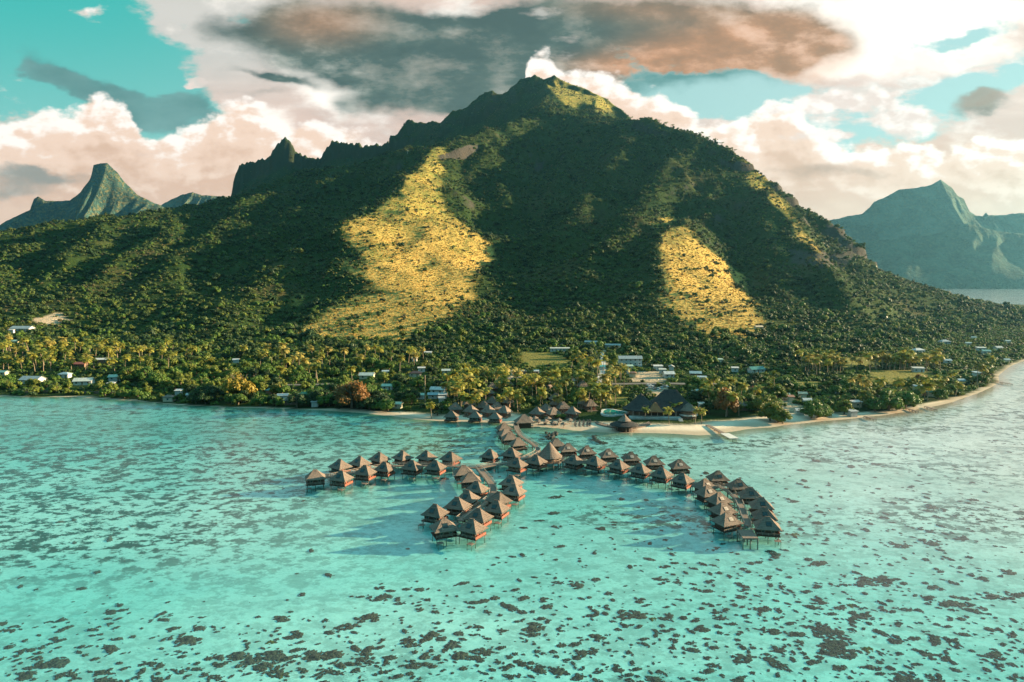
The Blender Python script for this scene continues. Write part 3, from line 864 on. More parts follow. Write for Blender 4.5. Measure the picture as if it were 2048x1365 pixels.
rl = b.ss(-.34, .42, b.m('ADD', relief, b.m('MULTIPLY', b.m('SUBTRACT', puff, .5), 1.0)))
dkc = b.mix(rl, b.mix(1.0, dkc, (.78, .82, .84), 'MULTIPLY'), b.mix(1.0, dkc, (1.5, 1.4, 1.32), 'MULTIPLY'))
cl = b.mix(dk, cl, dkc)
cl = b.mix(b.m('MULTIPLY', b.ss(.3, 1.0, orange), b.m('MULTIPLY', b.m('SUBTRACT', 1.0, dk), .45)), cl, (1.0, .60, .38))
# clear air between the clouds: physical sky, graded toward the teal of the picture
def curve(pts):
    """cloud-top height (V) as a function of U, given as photo-pixel directions"""
    q = []
    for px, py in pts:
        d = ray(px, py); q.append((d[0] / d[1], d[2] / d[1]))
    n = nt.nodes.new('ShaderNodeFloatCurve'); c = n.mapping.curves[0]
    q = [((u + 1.2) / 2.4, v) for u, v in q]
    c.points[0].location = q[0]; c.points[1].location = q[-1]
    for u, v in q[1:-1]: c.points.new(u, v)
    n.mapping.extend = 'HORIZONTAL'; n.mapping.update()
    b.val(n.inputs['Value'], b.m('DIVIDE', b.m('ADD', U, 1.2), 2.4)); return n.outputs[0]


def vor(vec, scale, detail, loc=(0, 0, 0)):
    n = nt.nodes.new('ShaderNodeTexVoronoi'); n.feature = 'SMOOTH_F1'; n.voronoi_dimensions = '2D'
    nt.links.new(b.mapping(vec, loc=loc), n.inputs['Vector']); n.inputs['Scale'].default_value = scale; n.inputs['Detail'].default_value = detail; n.inputs['Roughness'].default_value = .55
    n.inputs['Smoothness'].default_value = .6; n.normalize = True
    return n.outputs[0]


bil_ = vor(uv, 13.0, 4); bil2 = vor(uv, 13.0, 4, (.012, .014, 0))
brel = b.m('MULTIPLY', b.m('SUBTRACT', bil2, bil_), 2.4)          # billows lit from the upper right
def cumulus(under, pts, amp, depth, c_top, c_mid, c_low, soft=.02, fade=1.0):
    top = curve(pts)
    d = b.m('SUBTRACT', b.m('ADD', top, b.m('MULTIPLY', b.m('SUBTRACT', .42, bil_), amp)), V)
    a = b.m('MULTIPLY', b.ss(0.0, soft, d), fade)
    t = b.m('SUBTRACT', b.m('ADD', b.m('DIVIDE', d, depth), b.m('MULTIPLY', b.m('SUBTRACT', puff, .5), .9)), b.m('MULTIPLY', brel, 1.25))
    cc = b.mix(b.ss(.1, .55, t), c_top, c_mid); cc = b.mix(b.ss(.6, 1.3, t), cc, c_low)
    return b.mix(a, under, cc)


sky = nt.nodes.new('ShaderNodeTexSky'); sky.sky_type = 'NISHITA'; sky.sun_disc = False
sky.sun_elevation = R(SUN_EL); sky.sun_rotation = R(SUN_AZ); sky.dust_density = 1.0; sky.ozone_density = 2.0
nish = b.mix(1.0, sky.outputs[0], SKYTINT if 'SKYTINT' in globals() else (.55, 1.35, 1.0), 'MULTIPLY')
clear_u = b.mix(b.ss(-.6, .45, U), (.06, .56, .50), (.50, .74, .73))
clear = b.mix(b.ss(.42, .12, V), clear_u, b.mix(.5, clear_u, (.55, .80, .76)))
clear = b.mix(.18, clear, b.mix(1.0, nish, (STR, STR, STR), 'MULTIPLY'))
seen = b.mix(cover, clear, cl)
# thin darker scud over the clear part
seen = b.mix(b.m('MULTIPLY', b.m('MULTIPLY', b.m('SUBTRACT', 1.0, cover), dk), .9), seen, (.10, .27, .26))
scud = b.ss(.42, .75, b.m('ADD', blobs([(110, 150, 70, 30, -25, .8), (190, 180, 60, 26, -30, .85), (255, 212, 55, 30, -25, .9), (372, 222, 66, 44, 0, .95), (320, 215, 40, 20, 0, .4)]), b.m('MULTIPLY', b.m('SUBTRACT', edge, .5), 1.6)))
seen = b.mix(b.m('MULTIPLY', scud, .85), seen, b.mix(b.ss(-.2, .3, b.m('SUBTRACT', puff, .5)), (.10, .25, .24), (.24, .44, .42)))
# banks of cumulus standing behind the mountains
WH = (1.15, 1.06, .97); PK = (.96, .71, .55); BG = (.78, .53, .38)
seen = cumulus(seen, [(-200, 250), (0, 246), (70, 244), (140, 236), (185, 216), (225, 212), (258, 228), (275, 262), (325, 296), (375, 258), (430, 228), (475, 222), (525, 236), (575, 246), (640, 262), (720, 285), (800, 330), (900, 400), (1010, 420), (1048, 160), (1090, 112), (1125, 150),
                      (1190, 164), (1240, 165), (1290, 200), (1335, 208), (1390, 250), (1450, 262), (1510, 244), (1560, 214), (1605, 240), (1650, 282), (1720, 300), (1790, 296), (1860, 320), (1950, 300), (2060, 285), (2300, 280)], .10, .085, WH, PK, BG, .013)
seen = cumulus(seen, [(-200, 330), (0, 322), (90, 338), (160, 350), (240, 345), (330, 352), (430, 330), (520, 345), (700, 360), (1400, 300), (1500, 330), (1600, 352), (1700, 340), (1800, 372), (1900, 352), (1990, 362), (2100, 345), (2300, 350)], .07, .06, (1.02, .80, .64), (.82, .56, .41), (.94, .68, .51), .03, .75)
# small puffs floating in the clear gap
pf = b.ss(.46, .60, b.m('ADD', b.noise(b.mapping(uv, (1, 1.5, 1), loc=(3, 8, 0)), 8.0, 7, .6), b.m('MULTIPLY', b.m('SUBTRACT', blobs([(1640, 205, 90, 28, 0, .66), (1740, 195, 100, 30, 0, .68), (1870, 150, 150, 32, 0, .6), (1510, 212, 26, 12, 0, .6), (1670, 268, 30, 12, 0, .6), (390, 165, 30, 16, 0, .8), (2010, 300, 60, 20, 0, .4), (1600, 250, 60, 20, 0, .5), (1800, 250, 90, 22, 0, .6), (1960, 130, 90, 20, 0, .5)]), .35), .45)))
seen = b.mix(b.m('MULTIPLY', pf, b.m('SUBTRACT', 1.0, b.m('MULTIPLY', cover, .6))), seen, b.mix(b.ss(-.15, .25, brel), (.88, .74, .66), (1.1, 1.0, .92)))
# grey scud in front
seen = b.mix(b.m('MULTIPLY', b.ss(.35, .9, b.m('ADD', blobs([(50, 335, 150, 20, 0, .85), (20, 375, 120, 26, 0, .8), (1620, 335, 95, 20, 0, .6), (1740, 340, 60, 16, 0, .5), (1985, 212, 75, 20, 12, 1.1), (690, 215, 40, 18, 0, .5), (1830, 275, 60, 14, 0, .45)]), b.m('MULTIPLY', b.m('SUBTRACT', puff, .5), .9))), .75), seen, b.mix(b.ss(-.3, .3, U), (.20, .27, .26), (.44, .30, .22)))
# overhead and behind: mostly clear physical sky with broken cloud
oc = b.ss(.45, .7, b.noise(dirn, 2.6, 5, .6))
over = b.mix(.2, b.mix(b.m('MULTIPLY', oc, .5), (.15, .58, .70), (.66, .78, .78)), b.mix(1.0, nish, (STR, STR, STR), 'MULTIPLY'))
zen = b.ss(.05, .75, sx.outputs[2])
over = b.mix(zen, b.mix(1.0, over, (.22, .30, .36), 'MULTIPLY'), b.mix(1.0, over, (1.35, 1.35, 1.35), 'MULTIPLY'))
back = b.m('MAXIMUM', b.ss(.55, 1.1, V), b.ss(.25, -.1, sx.outputs[1]))
col = b.mix(back, seen, over)
col = b.mix(1.0, col, (SKYK / STR, SKYK / STR, SKYK / STR), 'MULTIPLY')
bg = nt.nodes.new('ShaderNodeBackground'); nt.links.new(col, bg.inputs[0]); bg.inputs[1].default_value = STR
wo = nt.nodes.new('ShaderNodeOutputWorld'); nt.links.new(bg.outputs[0], wo.inputs[0])

# ------------------------------------------------------------------ camera and render settings
cam = bpy.data.cameras.new('camera'); co = bpy.data.objects.new('camera', cam); COL.objects.link(co)
cam.sensor_width = 36; cam.lens = 24; cam.clip_start = 1; cam.clip_end = 30000
co.location = (0, 0, CAMZ); co.rotation_euler = (math.pi / 2 - PITCH, 0, 0)
SC.camera = co
SC.render.engine = 'CYCLES'
SC.view_settings.view_transform = 'Standard'; SC.view_settings.look = 'None'; SC.view_settings.exposure = 2.0; SC.view_settings.gamma = 1
cy = SC.cycles
cy.max_bounces = 5; cy.diffuse_bounces = 2; cy.glossy_bounces = 2; cy.transmission_bounces = 2; cy.transparent_max_bounces = 12; cy.volume_bounces = 0
cy.caustics_reflective = False; cy.caustics_refractive = False
cy.use_denoising = True; cy.sample_clamp_indirect = 4
# ------------------------------------------------------------------ thatched roofs
def hip_roof(L, Wd, ridge, z0, z1, thick=.35, flare=.18, n=10, jit=.05, seed=0):
    """hip roof, ridge along x: rings from the eaves to the ridge with a slight flare and a ragged thatch edge"""
    r_ = random.Random(seed)
    mb = MB(); rings = []
    levels = [0, .12, .35, .65, 1.0]
    per = []
    for k in range(n): per.append((-1 + 2 * k / n, -1))
    for k in range(n): per.append((1, -1 + 2 * k / n))
    for k in range(n): per.append((1 - 2 * k / n, 1))
    for k in range(n): per.append((-1, 1 - 2 * k / n))
    vs = []
    for li, t in enumerate(levels):
        tt = t ** (1 + flare)
        hx = L / 2 * (1 - t) + ridge / 2 * t; hy = Wd / 2 * (1 - t) + .12 * t
        for (a, b_) in per:
            j = jit * (1 if li == 0 else .5)
            vs.append((a * hx + r_.uniform(-j, j), b_ * hy + r_.uniform(-j, j), z0 + (z1 - z0) * tt + r_.uniform(-j, j)))
    m_ = len(per); fs = []
    for li in range(len(levels) - 1):
        for k in range(m_):
            fs.append([li * m_ + k, li * m_ + (k + 1) % m_, (li + 1) * m_ + (k + 1) % m_, (li + 1) * m_ + k])
    fs.append([(len(levels) - 1) * m_ + k for k in range(m_)])
    # underside
    base = len(vs)
    for (a, b_) in per: vs.append((a * (L / 2 - .12), b_ * (Wd / 2 - .12), z0 - thick))
    for k in range(m_): fs.append([base + k, base + (k + 1) % m_, (k + 1) % m_, k])
    fs.append([base + k for k in range(m_)][::-1])
    return mb.add(vs, fs)


def cone_roof(rad, z0, z1, thick=.35, flare=.35, n=28, jit=.05, seed=0, sx=1.0):
    r_ = random.Random(seed)
    vs = []; fs = []
    lv = [0, .15, .4, .7, .93, 1.0]
    for t in lv:
        rr = rad * (1 - t) + .08
        for k in range(n):
            a = 2 * math.pi * k / n
            vs.append((sx * rr * math.cos(a) + r_.uniform(-jit, jit), rr * math.sin(a) + r_.uniform(-jit, jit), z0 + (z1 - z0) * t ** (1 + flare) + r_.uniform(-jit, jit)))
    for li in range(len(lv) - 1):
        for k in range(n): fs.append([li * n + k, li * n + (k + 1) % n, (li + 1) * n + (k + 1) % n, (li + 1) * n + k])
    fs.append([(len(lv) - 1) * n + k for k in range(n)])
    b0 = len(vs)
    for k in range(n):
        a = 2 * math.pi * k / n; vs.append((sx * (rad - .1) * math.cos(a), (rad - .1) * math.sin(a), z0 - thick))
    for k in range(n): fs.append([b0 + k, b0 + (k + 1) % n, (k + 1) % n, k])
    fs.append([b0 + k for k in range(n)][::-1])
    return MB().add(vs, fs)


# ------------------------------------------------------------------ boardwalks
DZ = 1.75
def wpts(lst, z=DZ): return [G(x, y, z) for x, y in lst]


def smooth(pts, n=6):
    pts = [np.array(p) for p in pts]; out = []
    for i in range(len(pts) - 1):
        p0 = pts[max(i - 1, 0)]; p1 = pts[i]; p2 = pts[i + 1]; p3 = pts[min(i + 2, len(pts) - 1)]
        for k in range(n):
            t = k / n
            out.append(.5 * ((2 * p1) + (-p0 + p2) * t + (2 * p0 - 5 * p1 + 4 * p2 - p3) * t * t + (-p0 + 3 * p1 - 3 * p2 + p3) * t ** 3))
    out.append(pts[-1]); return out


walks = {}
def boardwalk(pts, label, width=2.1, z=DZ, rails=True, group=None, step=7.0, name='boardwalk', cat='boardwalk'):
    pts = smooth(pts)
    c = pts[len(pts) // 2]
    root = empty(name, (c[0], c[1], 0), label=label, cat=cat, group=group)
    loc = [np.array([p[0] - c[0], p[1] - c[1], z]) for p in pts]
    vs = []; fs = []; sides = []
    for i, p in enumerate(loc):
        d = loc[min(i + 1, len(loc) - 1)] - loc[max(i - 1, 0)]; d = d / (np.linalg.norm(d) + 1e-9)
        s_ = np.array([-d[1], d[0], 0]) * width / 2
        sides.append((p - s_, p + s_))
        for q in (p - s_, p + s_):
            vs.append((q[0], q[1], z)); vs.append((q[0], q[1], z - .28))
    for i in range(len(loc) - 1):
        a = i * 4; b_ = a + 4
        fs += [[a, b_, b_ + 2, a + 2], [a + 1, a + 3, b_ + 3, b_ + 1], [a, a + 1, b_ + 1, b_], [a + 2, b_ + 2, b_ + 3, a + 3]]
    e = (len(loc) - 1) * 4
    fs += [[0, 2, 3, 1], [e, e + 1, e + 3, e + 2]]
    MB().add(vs, fs).build('walkway_deck', M['deck'], root)
    if rails:
        for k in (0, 1):
            rb = MB()
            for i in range(len(loc) - 1):
                a = sides[i][k]; b_ = sides[i + 1][k]
                rb.obox(a + [0, 0, 1.0], b_ + [0, 0, 1.0], .12, .1); rb.obox(a + [0, 0, .5], b_ + [0, 0, .5], .06, .06)
                rb.obox(a + [0, 0, 0.01], a + [0, 0, .95], .1, .1)
            rb.build('handrail', M['rail'], root)
    acc = 0; npile = 0
    for i in range(1, len(loc)):
        acc += np.linalg.norm(loc[i] - loc[i - 1])
        if acc >= step and npile < 96:
            acc = 0
            for k in (0, 1):
                q = sides[i][k]
                MB().tube([(0, 0, -2.0), (0, 0, z - .3)], .15, 6).build('pile', M['pile'], root).location = (q[0] * .985, q[1] * .985, 0)
                npile += 1
    return pts


wk_shore = boardwalk(wpts([(1030, 846), (1034, 860), (1042, 872), (1060, 884), (1074, 896), (1075, 905), (1062, 913), (1048, 919)]), 'curving boardwalk running from the beach out to the bungalows')
wk_long = boardwalk(wpts([(956, 936), (985, 930), (1018, 925), (1048, 919), (1085, 917), (1125, 921), (1170, 925), (1215, 931), (1260, 940), (1310, 952), (1350, 961), (1385, 966), (1412, 967), (1440, 973)]),
                    'long boardwalk between the two rows of bungalows')
wk_end = boardwalk(wpts([(1440, 973), (1459, 984), (1474, 999), (1484, 1020), (1491, 1040), (1496, 1052)]), 'boardwalk that ends at the open wooden platform')
wk_side = boardwalk(wpts([(956, 936), (925, 934), (892, 932), (844, 931), (790, 932), (745, 938), (703, 946), (668, 953), (648, 955)]), 'straight side boardwalk with bungalows on both edges')
wk_hook = boardwalk(wpts([(956, 936), (970, 952), (982, 968), (987, 984), (979, 1000), (960, 1013), (938, 1027), (920, 1041)]), 'hook-shaped boardwalk curving through the cluster of bungalows', 2.4)
walkpts = {'shore': wk_shore, 'long': wk_long, 'end': wk_end, 'side': wk_side, 'hook': wk_hook}
# landing platform
pl = [G(x, y, DZ) for x, y in ((1474, 1060), (1504, 1060), (1517, 1077), (1486, 1077))]
c = sum(pl) / 4
root = empty('landing_platform', (c[0], c[1], 0), label='open wooden landing platform ending the boardwalk in open water', cat='platform')
vs = [(p[0] - c[0], p[1] - c[1], z) for z in (DZ - .3, DZ + .02) for p in pl]
MB().add(vs, [[0, 1, 2, 3], [7, 6, 5, 4], [0, 4, 5, 1], [1, 5, 6, 2], [2, 6, 7, 3], [3, 7, 4, 0]]).build('platform_deck', M['deck'], root)
for (u, v) in ((0, 0), (1, 0), (0, 1), (1, 1), (.5, 0), (.5, 1), (.5, .5)):
    q = (pl[0] * (1 - u) + pl[1] * u) * (1 - v) + (pl[3] * (1 - u) + pl[2] * u) * v - c
    MB().tube([(0, 0, -2), (0, 0, DZ - .25)], .2, 6).build('pile', M['pile'], root).location = (q[0] * .95, q[1] * .95, 0)
rb = MB()
for a, b_ in ((0, 3), (1, 2), (0, 1)):
    A = pl[a] - c; B = pl[b_] - c
    for k in range(7):
        q = A + (B - A) * k / 6
        rb.obox(q + [0, 0, -DZ + DZ], q + [0, 0, .9], .1, .1)
    rb.obox(A + [0, 0, .9], B + [0, 0, .9], .12, .1)
rb.build('handrail', M['rail'], root)

# ------------------------------------------------------------------ overwater bungalows
ZE, ZA = 4.35, 8.3
roof_meshes = [hip_roof(10.4, 9.0, 1.9, ZE, ZA, seed=k, jit=.07).mesh('thatch_roof', M['thatch']) for k in range(3)]
wall_me = MB().box(-3.7, 3.7, -3.1, 3.1, DZ, ZE + .5).mesh('wall', M['darkwood'])
deck_me = MB().box(-4.7, 4.7, -4.0, 4.0, DZ - .3, DZ).box(-4.75, 4.75, -4.05, -3.95, DZ - .45, DZ + .05).mesh('floor_deck', M['darkwood'])
stilt_me = MB().tube([(0, 0, -2.0), (0, 0, DZ - .3)], .17, 6).mesh('stilt', M['pile'])
cap_me = MB().box(-1.15, 1.15, -.22, .22, ZA - .1, ZA + .16).mesh('ridge_cap', M['thatch'])
mb = MB()
for x in (-4.55, -2.3, 0, 2.3, 4.55): mb.box(x - .05, x + .05, -3.95, -3.85, DZ, DZ + .95)
for z in (.45, .9): mb.box(-4.6, 4.6, -3.94, -3.86, DZ + z, DZ + z + .1)
front_rail = mb.mesh('railing', M['rail'])
mb = MB().box(4.5, 4.62, -3.9, 3.6, DZ, DZ + 1.0).box(4.45, 4.67, -3.95, 3.65, DZ + 1.0, DZ + 1.1)
side_rail = mb.mesh('balcony_panel', M['redwood'])
win_frame = MB().box(-.7, .7, -.06, .06, -.6, .6).mesh('window', M['rail'])
win_pane = MB().box(-.58, .58, -.09, -.061, -.48, .48).mesh('pane', M['glass'])
door_me = MB().box(-.5, .5, -.06, .06, 0, 2.05).mesh('door', M['redwood'])
# hatch lying on a roof slope: built along the local slope of the front face
sl_ang = math.atan2(ZA - ZE, 4.5 - .1)
hatch_me = MB().box(-1.15, 1.15, -1.05, 1.05, 0, .16).mesh('skylight', M['darkwood'])
hatch_pane = MB().box(-1.0, 1.0, -.9, .9, .161, .19).mesh('pane', M['glass'])
hatch_pale = MB().box(-1.0, 1.0, -.9, .9, .161, .19).mesh('pane', M['rail'])
plat_me = MB().box(-1.3, 1.3, -1.1, 1.1, .45, .62).mesh('swim_platform', M['deck'])
post_me = MB().tube([(0, 0, -1.9), (0, 0, .45)], .1, 6).mesh('platform_post', M['pile'])
mb = MB()
for k in range(6): mb.box(-.4, .4, k * .25, k * .25 + .22, -k * .2 - .05, -k * .2)
step_me = mb.mesh('stairs', M['deck'])


def part(me, parent, loc=(0, 0, 0), rot=(0, 0, 0), name=None):
    o = bpy.data.objects.new(name or me.name.split('.')[0], me); link(o, parent); o.location = loc; o.rotation_euler = rot
    return o


occupied = []     # (x, y, radius) footprint of everything solid


BS, BZ = .69, .71
def bungalow(px, py, rot, label, walk=None, hatch='dark', plat=1, group='thatched bungalows standing on stilts in the lagoon', z=ZA):
    g = G(px, py, z * BZ)
    i = len(occupied)
    root = empty('overwater_bungalow', (g[0], g[1], 0), R(rot), label=label, cat='bungalow', group=group)
    root.scale = (BS, BS, BZ)
    s = random.uniform(.96, 1.04)
    rf = part(roof_meshes[i % 3], root, name='thatch_roof'); rf.scale = (s, s, 1)
    part(cap_me, rf)
    if hatch:
        h = part(hatch_me, root, (random.uniform(-.25, .25), -2.35, ZE + (ZA - ZE) * .43), (-sl_ang * -1, 0, 0))
        part(hatch_pane if hatch == 'dark' else hatch_pale, h)
    part(wall_me, root); part(deck_me, root); part(front_rail, root); part(side_rail, root)
    for x, y in ((-2.0, -3.16), (1.9, -3.16)):
        part(win_pane, part(win_frame, root, (x, y, DZ + 1.5)))
    part(win_pane, part(win_frame, root, (3.76, 1.2, DZ + 1.5), (0, 0, R(90))))
    part(door_me, root, (3.76, -1.2, DZ + .02), (0, 0, R(90)))
    for x in (-4.1, 0, 4.1):
        for y in (-3.4, 3.4): part(stilt_me, root, (x, y, 0))
    sx = plat
    if plat:
        p_ = part(plat_me, root, (sx * 3.4, -5.9, 0))
        for x in (-1.1, 1.1): part(post_me, p_, (x, -.9, 0))
        part(step_me, root, (sx * 3.4, -4.0 - 1.45, DZ - .1 + 0), (0, 0, R(180))).location = (sx * 3.4, -4.02, DZ)
    if walk is not None:
        pts = walkpts[walk]
        d = min(pts, key=lambda p: (p[0] - g[0]) ** 2 + (p[1] - g[1]) ** 2)
        v = Vector((d[0] - g[0], d[1] - g[1], 0)); L_ = v.length
        if 3.9 < L_ < 22:
            v2 = Matrix.Rotation(-R(rot), 3, 'Z') @ v
            u = v2.normalized()
            MB().obox(u * 4.2 + Vector((0, 0, DZ - .12)), u * ((L_ - .8) / BS) + Vector((0, 0, DZ - .12)), 1.4, .16).build('footbridge', M['deck'], root)
    occupied.append((g[0], g[1], 4.2))
    return root


NTH = ['first', 'second', 'third', 'fourth', 'fifth', 'sixth', 'seventh', 'eighth']
def rowof(lst, rot, phrase, walk, hatch='dark', plat=1):
    for i, e in enumerate(lst):
        bungalow(e[0], e[1], e[2] if len(e) > 2 else rot + random.uniform(-3, 3), phrase % NTH[i], walk, hatch, plat)


bungalow(630, 940, 18, 'thatched stilt bungalow alone at the tip of the straight side boardwalk', 'side', None, -1)
rowof([(680, 919), (720, 913), (759, 905), (805, 902), (853, 902), (901, 904)], -38, '%s thatched bungalow from the tip, beach side of the straight side boardwalk', 'side', 'dark', -1)
rowof([(682.5, 942), (730, 931), (769, 924), (824, 921), (870.5, 921)], -20, '%s thatched bungalow from the tip, open lagoon side of the straight side boardwalk', 'side', 'dark', 1)
rowof([(980, 899), (1022, 896)], -28, '%s thatched bungalow beyond the boardwalk junction, on its beach side', 'long')
rowof([(1034, 916), (1072, 910)], -30, '%s thatched bungalow past the boardwalk junction, on its lagoon side', 'long')
rowof([(1008, 846), (1012, 857), (1019, 865), (1036, 876)], 18, '%s thatched bungalow from the beach along the curving shore boardwalk', 'shore', None, 0)
rowof([(927, 931, 14), (941, 944.5, 10)], 12, '%s thatched bungalow at the root of the hook-shaped boardwalk, outer edge', 'hook', None, -1)
rowof([(953, 963), (935, 981), (914, 995), (870, 1009)], -22, '%s hatch-roofed bungalow down the outer edge of the hook-shaped boardwalk', 'hook', 'dark', -1)
bungalow(888, 1037, 22, 'thatched bungalow at the end of the hook-shaped boardwalk, beside its twin', 'hook', 'dark', -1)
bungalow(944, 1038.5, -32, 'thatched bungalow with red balcony at the very end of the hook-shaped boardwalk', 'hook', 'dark', 1)
rowof([(957, 1017), (993, 1001)], -26, '%s red-balconied bungalow from the end, inner edge of the hook-shaped boardwalk', 'hook', 'dark', 1)
bungalow(997.5, 984, -45, 'narrow thatched bungalow in the bend of the hook-shaped boardwalk', 'hook', None, 0)
rowof([(1027, 968), (1022, 951)], -24, '%s of two bungalows off the outer bend of the hook-shaped boardwalk', 'hook', 'dark', 1)
bungalow(1113, 877, 10, 'thatched bungalow half hidden behind the round conical pavilion', 'long', None, 0)
rowof([(1136, 887), (1174, 892), (1217, 898), (1262, 904), (1308.5, 912), (1359, 919)], 8, '%s thatched bungalow from the conical pavilion, beach side of the long boardwalk', 'long', 'pale', 0)
rowof([(1148, 910), (1190, 912), (1237, 919), (1280, 927), (1323, 935), (1365, 946)], -40, '%s thatched bungalow from the conical pavilion, lagoon side of the long boardwalk', 'long', 'dark', -1)
rowof([(1436, 942, 6), (1477, 958, 4), (1501, 975, -4), (1523, 995, -8), (1529, 1015, -10), (1535, 1034, -12)], -8, '%s shaded bungalow on the outer side of the boardwalk to the landing platform', 'end', 'dark', 1)
rowof([(1410, 958), (1415, 971), (1438, 985), (1446, 1004.5), (1454, 1025)], 24, '%s sunlit bungalow on the inner side of the boardwalk to the landing platform', 'end', 'pale', -1)
rowof([(902.5, 822), (950, 823), (990, 825)], -8, '%s thatched bungalow in the row standing at the edge of the beach', None, None, 0)

# round pavilion
g = G(1099, 883, 9.6)
root = empty('round_pavilion', (g[0], g[1], 0), label='round pavilion with a tall conical thatch roof on the long boardwalk', cat='pavilion')
cone_roof(5.1, 3.6, 9.4, flare=.12, seed=4).build('conical_roof', M['thatch'], root)
MB().tube([(0, 0, DZ - .3), (0, 0, DZ)], 5.0, 20).build('floor_deck', M['deck'], root)
for k in range(10):
    a = 2 * math.pi * k / 10
    MB().tube([(0, 0, -2), (0, 0, 4.1)], .16, 6).build('post', M['pile'], root).location = (4.5 * math.cos(a), 4.5 * math.sin(a), 0)
mb = MB()
for k in range(20):
    a = 2 * math.pi * k / 20; a2 = 2 * math.pi * (k + 1) / 20
    mb.obox((4.8 * math.cos(a), 4.8 * math.sin(a), DZ + .95), (4.8 * math.cos(a2), 4.8 * math.sin(a2), DZ + .95), .12, .12)
    mb.obox((4.8 * math.cos(a), 4.8 * math.sin(a), DZ), (4.8 * math.cos(a), 4.8 * math.sin(a), DZ + .95), .1, .1)
mb.build('railing', M['rail'], root)
MB().tube([(0, 0, DZ), (0, 0, 4.0)], 2.8, 16).build('bar_wall', M['brownwall'], root)

# ------------------------------------------------------------------ garden bungalows on land
g_roof = [hip_roof(9.0, 8.0, 1.3, 3.1, 6.9, seed=20 + k, jit=.07).mesh('thatch_roof', M['thatch']) for k in range(2)]
g_wall = MB().box(-3.2, 3.2, -2.8, 2.8, -.5, 3.3).mesh('wall', M['brownwall'])
g_deck = MB().box(-3.6, 3.6, -4.4, -2.81, -.5, .35).mesh('porch', M['deck'])
garden = [(911, 805.5), (938, 797), (941.5, 810), (967, 802.5), (977, 811), (985.5, 793), (994, 804.5), (1009, 812), (984.5, 766), (977, 775), (1013, 793), (1074, 814), (1092, 808), (1107.5, 815), (1113, 797),
          (1127, 804.5), (1145, 814), (1170, 795), (1181, 799), (1166, 761.5), (1186, 777), (1111, 787), (1092, 763.5), (1016, 760)]
where = ['behind the first beach-edge bungalow', 'among palms behind the beach-edge row', 'between the first two beach-edge bungalows', 'behind the second beach-edge bungalow', 'just inland of the second beach-edge bungalow', 'under golden palms inland',
         'inland of the third beach-edge bungalow', 'beside the tall golden palm near the beach', 'far inland by the dirt clearing', 'inland below the dirt clearing', 'in the middle of the resort palms', 'behind the beach hut at the boardwalk',
         'with a porch facing the loungers', 'beside the round bush behind the loungers', 'in the palms above the round bush', 'behind the lounger rows, sunlit gable', 'next to the round golden palm by the loungers',
         'inland of the swimming pool path', 'next to another roof inland of the pool', 'by the access road', 'below the access road among palms', 'in the centre of the garden, steep roof', 'by the dark garage under palms', 'behind the dirt clearing']
for i, (px, py) in enumerate(garden):
    x, y, z = hit(px, py, 6.2)
    root = empty('garden_bungalow', (x, y, z), R(random.choice([-28, -22, 15, 22, -35])), label='thatched garden bungalow ' + where[i], cat='bungalow', group='thatched garden bungalows among the palms')
    root.scale = (.82, .82, .9)
    part(g_roof[i % 2], root, name='thatch_roof'); part(g_wall, root); part(g_deck, root)
    part(win_pane, part(win_frame, root, (-1.6, -2.86, 1.6))); part(door_me, root, (1.2, -2.86, .36))
    occupied.append((x, y, 4.6))
# beach hut at the foot of the boardwalk
x, y, z = hit(1048, 829, 6.6)
root = empty('beach_hut', (x, y, z), R(10), label='thatched hut on the sand where the boardwalk starts', cat='hut')
hip_roof(9.5, 7.5, 1.4, 2.9, 6.6, seed=31).build('thatch_roof', M['thatch'], root)
MB().box(-3.2, 3.2, -2.4, 2.4, -.5, 3.1).build('wall', M['darkwood'], root)
for x_ in (-4, 4):
    for y_ in (-3, 3): MB().tube([(0, 0, -.5), (0, 0, 2.9)], .13, 6).build('post', M['pile'], root).location = (x_, y_, 0)
occupied.append((x, y, 5))

# ------------------------------------------------------------------ main restaurant under big dark roofs
def at_ground(px, py):
    x, y, z = hit(px, py, 0.2); return x, y, z


x, y, z = at_ground(1338, 838)
root = empty('restaurant', (x, y, z), R(-4), label='large beachfront restaurant under tall dark thatch roofs', cat='restaurant')
rx = hip_roof(27, 19, 6.5, 4.2, 14.2, thick=.5, flare=.3, n=14, jit=.1, seed=41).build('main_roof', M['thatch_dark'], root); rx.location = (2.0, 9.5, 0)
rx = cone_roof(8.6, 4.2, 12.6, thick=.5, flare=.22, n=30, seed=42, sx=1.15).build('side_roof', M['thatch_dark'], root); rx.location = (-14.0, 7.0, 0)
rx = hip_roof(8, 7, .6, 4.0, 8.6, seed=43).build('porch_roof', M['thatch_sunlit'], root); rx.location = (-7.2, 1.6, 0)
rx = cone_roof(5.2, 4.6, 8.4, flare=.2, seed=44).build('drum_roof', M['thatch'], root); rx.location = (10.5, 3.2, 0)
MB().tube([(0, 0, 0), (0, 0, 4.2)], 4.4, 24).build('drum_wall', M['brownwall'], root).location = (10.5, 3.2, -.3)
MB().tube([(0, 0, 2.2), (0, 0, 3.0)], 5.0, 24).build('parapet', M['white'], root).location = (10.5, 3.2, -.6)
MB().box(-10.5, 12.5, 2, 17, -.5, 4.3).build('wall', M['darkwood'], root)
MB().box(-20, -9, 2, 13, -.5, 4.3).build('wall', M['brownwall'], root)
MB().box(-21, 6.0, -3.0, 1.9, -.4, 1.1).build('terrace', M['concrete'], root)
for k in range(8): MB().tube([(0, 0, 1.1), (0, 0, 4.2)], .16, 6).build('column', M['rail'], root).location = (-19 + 3.2 * k, -1.2, 0)
mb = MB()
for k in range(8): mb.box(4.2, 6.4, -3 - .45 * (k + 1), -3 - .45 * k, -.4, 1.0 - .15 * k)
